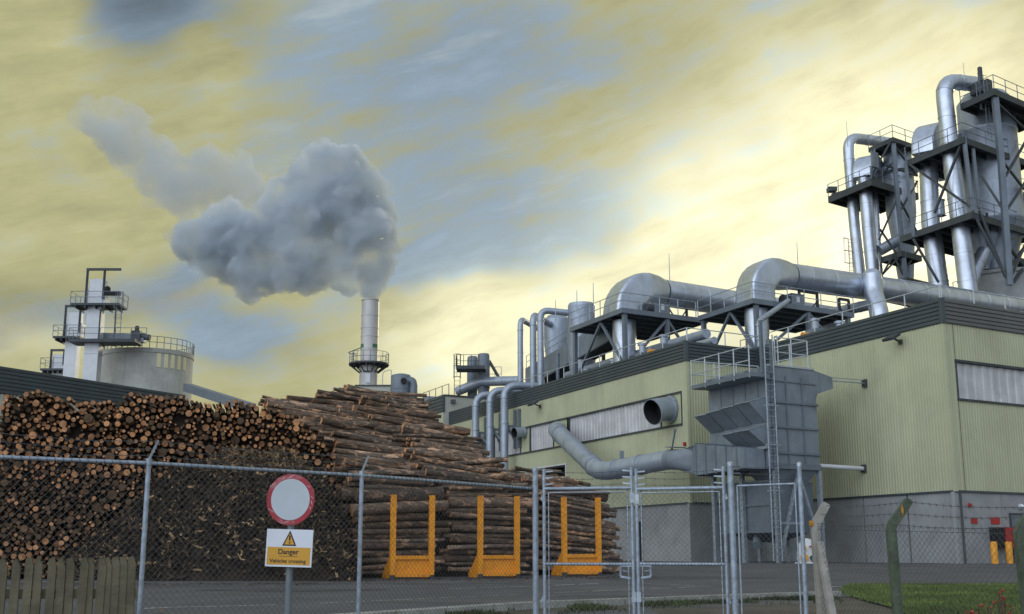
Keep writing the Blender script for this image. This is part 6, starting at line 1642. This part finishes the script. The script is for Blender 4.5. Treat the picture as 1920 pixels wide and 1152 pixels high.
mb = MB(); mb.add([Lp(501.5, 1059, .0135), Lp(583.5, 1059, .0135), Lp(583.5, 1026.5, .0135), Lp(501.5, 1026.5, .0135)], [(0, 1, 2, 3)]); sub('yellow_panel', mb, M['plateyellow'])
mb = MB(); mb.add([Lp(529, 1024, .0138), Lp(556, 1024, .0138), Lp(542.8, 995.5, .0138)], [(0, 1, 2)]); sub('triangle_border', mb, M['ink'])
mb = MB(); mb.add([Lp(533, 1021.5, .0150), Lp(552, 1021.5, .0150), Lp(542.7, 1001, .0150)], [(0, 1, 2)]); sub('triangle', mb, M['plateyellow'])
mb = MB(); mb.add([Lp(541.8, 1015.2, .0163), Lp(543.8, 1015.2, .0163), Lp(544.6, 1006, .0163), Lp(543.6, 1004.6, .0163), Lp(541.9, 1004.6, .0163), Lp(541.0, 1006, .0163)], [(0, 1, 2, 3, 4, 5)])
mb.add([Lp(542.8 + 1.7 * math.cos(a), 1018.3 + 1.7 * math.sin(a), .0163) for a in [-2 * math.pi * j / 14 for j in range(14)]], [tuple(range(14))]); sub('exclamation_mark', mb, M['ink'])
mb = MB(); mb.add([Lp(524, 1043.6, .0150), Lp(560, 1043.6, .0150), Lp(560, 1042.9, .0150), Lp(524, 1042.9, .0150)], [(0, 1, 2, 3)]); sub('underline', mb, M['ink'])
def lettering(txt, px, py, width_px, name, bold):
    cu = bpy.data.curves.new(name, 'FONT'); cu.body = txt; cu.align_x = 'CENTER'; cu.size = 1.0; cu.offset = bold
    o = bpy.data.objects.new(name, cu); COL.objects.link(o)
    dg = bpy.context.evaluated_depsgraph_get(); me = bpy.data.meshes.new_from_object(o.evaluated_get(dg))
    bpy.data.objects.remove(o); bpy.data.curves.remove(cu)
    w = max(v.co.x for v in me.vertices) - min(v.co.x for v in me.vertices); k = width_px * pp / w
    c = Lp(px, py, .0152); org = ORG[t.name]
    for v in me.vertices: v.co = c + U * v.co.x * k + W * v.co.y * k - org
    me.materials.clear(); me.materials.append(M['ink']); me.update()
    x = bpy.data.objects.new(name, me); COL.objects.link(x); x.parent = plate
lettering('Danger', 541.5, 1039.2, 39, 'lettering', .020)
lettering('Vehicles crossing', 541.5, 1055.0, 69, 'lettering', .018)
# ------------------------------------------------------------ fittings on the right end wall
def wall_box(name, px0, px1, py0, py1, off, mk, label, cat, group=None):
    q0, q1 = CR.tz(px0, (py0 + py1) / 2)[0], CR.tz(px1, (py0 + py1) / 2)[0]; z1, z0_ = CR.tz((px0 + px1) / 2, py0)[1], CR.tz((px0 + px1) / 2, py1)[1]
    mb = MB(); fbox(mb, CR, q0, q1, z0_, z1, .004, off, 0); fbox(mb, CR, q0 - .015, q1 + .015, z1 + .001, z1 + .02, .004, off + .01, 0)
    return single(name, mb, M[mk], label, cat, group), (q0, q1, z0_, z1)
wall_box('wall_sign', 1821, 1832, 973, 982, .03, 'red', 'small red sign on the grey wall, left of the larger red sign', 'sign', 'red signs on the wall')
wall_box('wall_sign', 1858, 1874, 971, 983, .03, 'red', 'larger red sign above the red hose cabinet', 'sign', 'red signs on the wall')
q0, q1 = CR.tz(1857, 1008)[0], CR.tz(1895, 1008)[0]; zt, zb = CR.tz(1876, 989)[1], CR.tz(1876, 1027)[1]
t = thing('hose_cabinet', 'red hose cabinet with a black side behind two yellow bollards', 'cabinet', CR.pt((q0 + q1) / 2, zb, .3))
qm = CR.tz(1868, 1008)[0]
mb = MB(); fbox(mb, CR, qm, q1, zb, zt, .01, .55); part('red_case', mb, M['red'], t)
mb = MB(); fbox(mb, CR, q0 - .05, qm - .005, zb + .03, zt - .01, .01, .50); part('black_case', mb, M['black'], t)
for f in (.72, .34):
    c = CR.pt((qm + q1) / 2 + .02, zb + (zt - zb) * f, .55); mb = MB(); mb.tube(c, c + CR.n * .05, .12, n=16); part('door_vent', mb, M['dark'], t)
for px, l in ((1865, 'yellow bollard in front of the black side of the hose cabinet'), (1893, 'yellow bollard in front of the red door of the hose cabinet')):
    p = onz(px, 1059, 0.0); p = CR.at(px, 1045, 1.0); p.z = 0; mb = MB(); r = .155; zt = .98
    mb.lathe((p.x, p.y, 0), [(r, -.03), (r, zt - .06), (r * .92, zt), (.01, zt + .015)], 18); single('bollard', mb, M['orange2'], l, 'bollard', 'yellow bollards by the hose cabinet')
c = CR.at(1817, 948, .0); t = thing('alarm_bell', 'small red alarm bell high on the grey wall', 'alarm bell', c); mb = MB(); mb.tube(c + CR.n * .004, c + CR.n * .1, .11, .09, n=16); part('bell_dome', mb, M['red'], t); mb = MB(); mb.tube(c + CR.n * .1, c + CR.n * .14, .03, n=8); part('striker', mb, M['dark'], t)
c = CR.at(1912, 950, .0); t = thing('wall_lamp', 'round white lamp over the grey door at the edge', 'lamp', c); mb = MB(); mb.tube(c + CR.n * .004, c + CR.n * .12, .12, n=16); part('lamp_base', mb, M['white'], t); mb = MB(); mb.tube(c + CR.n * .12, c + CR.n * .3, .10, .05, n=16); part('lamp_globe', mb, M['platewhite'], t)
# drain pipe on the plinth
mb = MB(); q = CR.tz(1803, 990)[0]; mb.tube(CR.pt(q, 0, .08), CR.pt(q, ZP - .05, .08), .05, n=8); single('drain_pipe', mb, M['dark'], 'thin dark drain pipe beside the concrete corner of the right block', 'pipe')

# ------------------------------------------------------------ lawn, verge, plants
grs = random.Random(11)
def lawn_l(y): return 6.15 + .07 * (y - 15) + (1.3 * max(0, (y - 22.5) / 8) ** 2)
mb = MB(); ys = [8 + i * .6 for i in range(39)]
for y0, y1 in zip(ys, ys[1:]):
    z = lambda y: .035 * min(1, max(0, (31 - y) / .5))
    if y0 >= 30.9: break
    y1 = min(y1, 30.9); n = 1
    mb.quad(gp(lawn_l(y0), y0, .022), gp(40, y0, .022), gp(40, y1, .022), gp(lawn_l(y1), y1, .022))
struct('lawn', mb, M['turf'])
def blades(n, region, h0, h1, name, label, cat, tints):
    mb = MB(); mb.tint = []; made = 0
    while made < n:
        p = region()
        if p is None: continue
        h = grs.uniform(h0, h1); a = grs.uniform(0, 6.28); w = grs.uniform(.006, .013); d = Vector((math.cos(a), math.sin(a), 0)); l = Vector((grs.gauss(0, .35), grs.gauss(0, .35), 0)) * h
        mb.add([p - d * w, p + d * w, p + l * .5 + ZUP * h * .6 + d * w * .6, p + l + ZUP * h * grs.uniform(.8, 1)], [(0, 1, 2, 3)])
        k = grs.choice(tints) * grs.uniform(.8, 1.2) * (1 + .35 * mnoise.noise((p.x * .8, p.y * .5, 2))); y_ = grs.uniform(.9, 1.25)
        mb.tint += [(k * y_, k, k * .8, 1)] * 4; made += 1
    return single(name, mb, M['grass'], label, cat, kind='stuff')
def reg_lawn():
    y = 13 + 17.8 * grs.random() ** .9; x0 = lawn_l(y) + grs.gauss(0, .06); x1 = y * .47 + .4
    if x1 < x0: return None
    x = grs.uniform(x0, x1); return gp(x, y, .02)
blades(52000, reg_lawn, .03, .085, 'grass', 'short mown green lawn behind the concrete post fence', 'grass', (.7, .9, 1.0, 1.2))
def reg_verge():
    x = grs.uniform(-4.5, 6.4); y = kerb_y(x) - .3 - abs(grs.gauss(0, .55))
    if mnoise.noise((x * .9, y * 1.5, 9)) < .0: return None
    return gp(x, y, -.01)
blades(7000, reg_verge, .03, .10, 'verge_grass', 'thin scruffy grass on the verge along the kerb', 'grass', (.22, .32, .45, .6))
def rose_bush():
    b = at(1868, 1185, 10.6); b.z = gz(10.6)
    t = thing('rose_bush', 'sparse brown rose twigs with red hips at the lower right corner', 'shrub', b)
    mb = MB(); hips = []
    for i, (px, py) in enumerate(((1820, 1148), (1835, 1136), (1852, 1138), (1874, 1112), (1884, 1122), (1877, 1126), (1892, 1150), (1824, 1150), (1812, 1147), (1900, 1140), (1860, 1150))):
        e = at(px, py, 10.4 + .05 * i); m1 = b.lerp(e, .5) + Vector((grs.uniform(-.06, .06), 0, grs.uniform(-.03, .1))); mb.path(rounded([b + Vector((grs.uniform(-.05, .05), 0, 0)), m1, e], .2), [.006] * 1 * len(rounded([b, m1, e], .2)), 5, cap=False); hips.append(e)
        e2 = e + Vector((grs.uniform(-.06, .06), 0, grs.uniform(-.03, .05))); mb.tube(m1.lerp(e, .7), e2, .003, n=4, cap=False); hips.append(e2)
    part('twigs', mb, M['twig'], t)
    for e in hips:
        mb = MB(); s = grs.uniform(.7, 1.1); mb.lathe(e, [(.001, -.012 * s), (.010 * s, -.006 * s), (.012 * s, .002), (.008 * s, .009 * s), (.001, .012 * s)], 10); part('rose_hip', mb, M['berry'], t)
    mb = MB()
    for _ in range(26):
        c = b.lerp(grs.choice(hips), grs.uniform(.45, .95)) + Vector((grs.gauss(0, .03), grs.gauss(0, .03), grs.gauss(0, .03))); u = Vector((grs.gauss(0, 1), grs.gauss(0, 1), grs.gauss(0, .6))).normalized(); w = u.orthogonal().normalized()
        mb.add([c, c + u * .015 + w * .008, c + u * .032, c + u * .015 - w * .008], [(0, 1, 2, 3)])
    part('leaves', mb, M['leaf'], t)
rose_bush()
p = onz(287, 1140, -.38); p = gp(p.x, p.y, .02)
mb = MB(); mb.add([p, p + Vector((.09, -.03, .03)), p + Vector((.2, -.02, .02)), p + Vector((.11, .07, .05))], [(0, 1, 3), (1, 2, 3)]); single('dead_leaf', mb, M['deadleaf'], 'single brown leaf lying on the road by the fence post', 'leaf')
# ------------------------------------------------------------ steam from the chimney
def plume(name, label, blobs, Y, seed, density, col, vox, disp, aniso=.2, edge=.35, nscale=.22):
    me = bpy.data.meshes.new(name); vs, fs = [], []
    import bmesh
    bm = bmesh.new(); r_ = random.Random(seed)
    for px, py, r in blobs:
        c = at(px, py, Y + r_.uniform(-.55, .55) * r * .05); R_ = px_size(r, Y)
        bmesh.ops.create_icosphere(bm, subdivisions=3, radius=R_, matrix=Matrix.Translation(c))
        k = max(3, int(r / 4.5))
        for i in range(k * 3):                                   # billows on the surface
            d = Vector((r_.gauss(0, 1), r_.gauss(0, .7), r_.gauss(0, 1))).normalized()
            q = R_ * r_.uniform(.22, .42); bmesh.ops.create_icosphere(bm, subdivisions=2, radius=q, matrix=Matrix.Translation(c + d * R_ * r_.uniform(.78, .98)))
    bm.to_mesh(me); bm.free()
    o = bpy.data.objects.new(name, me); COL.objects.link(o)
    rm = o.modifiers.new('r', 'REMESH'); rm.mode = 'VOXEL'; rm.voxel_size = vox; rm.use_smooth_shade = True
    sm = o.modifiers.new('s', 'SMOOTH'); sm.iterations = 1
    for i, (sc, st) in enumerate(disp):
        tx = bpy.data.textures.new(name + str(i), 'CLOUDS'); tx.noise_scale = sc; tx.noise_depth = 4
        dm_ = o.modifiers.new('d%d' % i, 'DISPLACE'); dm_.texture = tx; dm_.strength = st; dm_.mid_level = .5; dm_.texture_coords = 'GLOBAL'
    dg = bpy.context.evaluated_depsgraph_get(); new = bpy.data.meshes.new_from_object(o.evaluated_get(dg)); o.modifiers.clear(); o.data = new; bpy.data.meshes.remove(me)
    ma = bpy.data.materials.new(name + '_vapour'); ma.use_nodes = True; t = ma.node_tree; t.nodes.clear()
    node, m, mix, ramp = nodes_of(t)
    tc = node('ShaderNodeTexCoord'); n1 = node('ShaderNodeTexNoise', ins={'Vector': tc.outputs['Object'], 'Scale': nscale, 'Detail': 4, 'Roughness': .6})
    den = m('MULTIPLY', m('ADD', m('MULTIPLY', ramp(n1.outputs['Fac'], .36, .60), 1 - edge), edge), density)
    pv = node('ShaderNodeVolumePrincipled', ins={'Color': col + (1,), 'Density': den, 'Anisotropy': aniso})
    node('ShaderNodeOutputMaterial', ins={'Volume': pv.outputs[0]})
    new.materials.clear(); new.materials.append(ma)
    c = at(*blobs[0][:2], Y)
    for v in new.vertices: v.co -= c
    o.location = c; tag(o, label, 'steam', kind='stuff'); return o
main = [(697, 551, 18), (532, 500, 36), (515, 490, 30), (636, 455, 26), (697, 533, 26), (702, 513, 33), (655, 495, 34), (665, 525, 18), (706, 490, 38), (700, 462, 44), (685, 432, 52), (715, 425, 30), (664, 398, 60), (645, 365, 62), (622, 330, 52), (605, 308, 42), (640, 315, 45), (665, 345, 50), (695, 365, 34), (712, 395, 30), (728, 470, 24), (738, 468, 16), (722, 350, 18),
        (575, 345, 45), (545, 372, 45), (510, 395, 36), (485, 408, 26), (472, 412, 18), (575, 395, 55), (610, 400, 50), (540, 415, 40),
        (560, 440, 40), (530, 462, 52), (490, 475, 55), (445, 472, 56), (405, 458, 50), (372, 450, 44), (345, 445, 32), (430, 420, 44), (400, 425, 35), (470, 435, 45), (470, 515, 44), (440, 505, 36), (510, 520, 34), (545, 515, 34), (580, 512, 36), (615, 505, 34), (640, 520, 26), (655, 540, 16), (480, 538, 22), (455, 530, 22), (560, 470, 40), (600, 470, 26), (395, 490, 30), (370, 485, 20)]
plume('steam_plume', 'thick billowing grey steam rising from the chimney and bending left', main, 126.0, 4, 1.5, (.78, .825, .865), .28, ((2.4, 1.9), (.8, .9)), .2, .12, .34)
tail = [(250, 235, 34), (300, 285, 34), (225, 285, 30), (400, 300, 32), (350, 395, 26), (450, 300, 24), (500, 375, 30), (140, 225, 16), (455, 335, 36), (420, 345, 48), (380, 350, 50), (345, 345, 50), (315, 335, 45), (290, 318, 42), (265, 295, 42), (240, 270, 44), (215, 245, 42), (190, 222, 38), (172, 212, 28), (168, 235, 22), (330, 375, 34), (300, 372, 24), (278, 378, 14), (370, 385, 30), (430, 390, 30), (460, 370, 30), (485, 350, 26), (200, 200, 22), (370, 300, 26), (400, 310, 30)]
plume('drifting_steam', 'thinner steam cloud drifting away above the elevator towers', tail, 150.0, 9, .42, (.77, .81, .85), .5, ((4.0, 3.2), (1.2, 1.1)), .2, .15, .2)

low = [(380, 555, 30), (340, 548, 34), (300, 560, 36), (262, 575, 32), (235, 560, 26), (400, 540, 26), (80, 595, 34), (45, 610, 36), (10, 615, 34), (-25, 610, 36), (110, 585, 24), (40, 580, 24)]
plume('drifting_steam', 'faint violet grey steam veil low behind the elevator towers', low, 165.0, 13, .10, (.68, .69, .74), .6, ((5.0, 3.6), (1.5, 1.2)), .2, .1, .2)
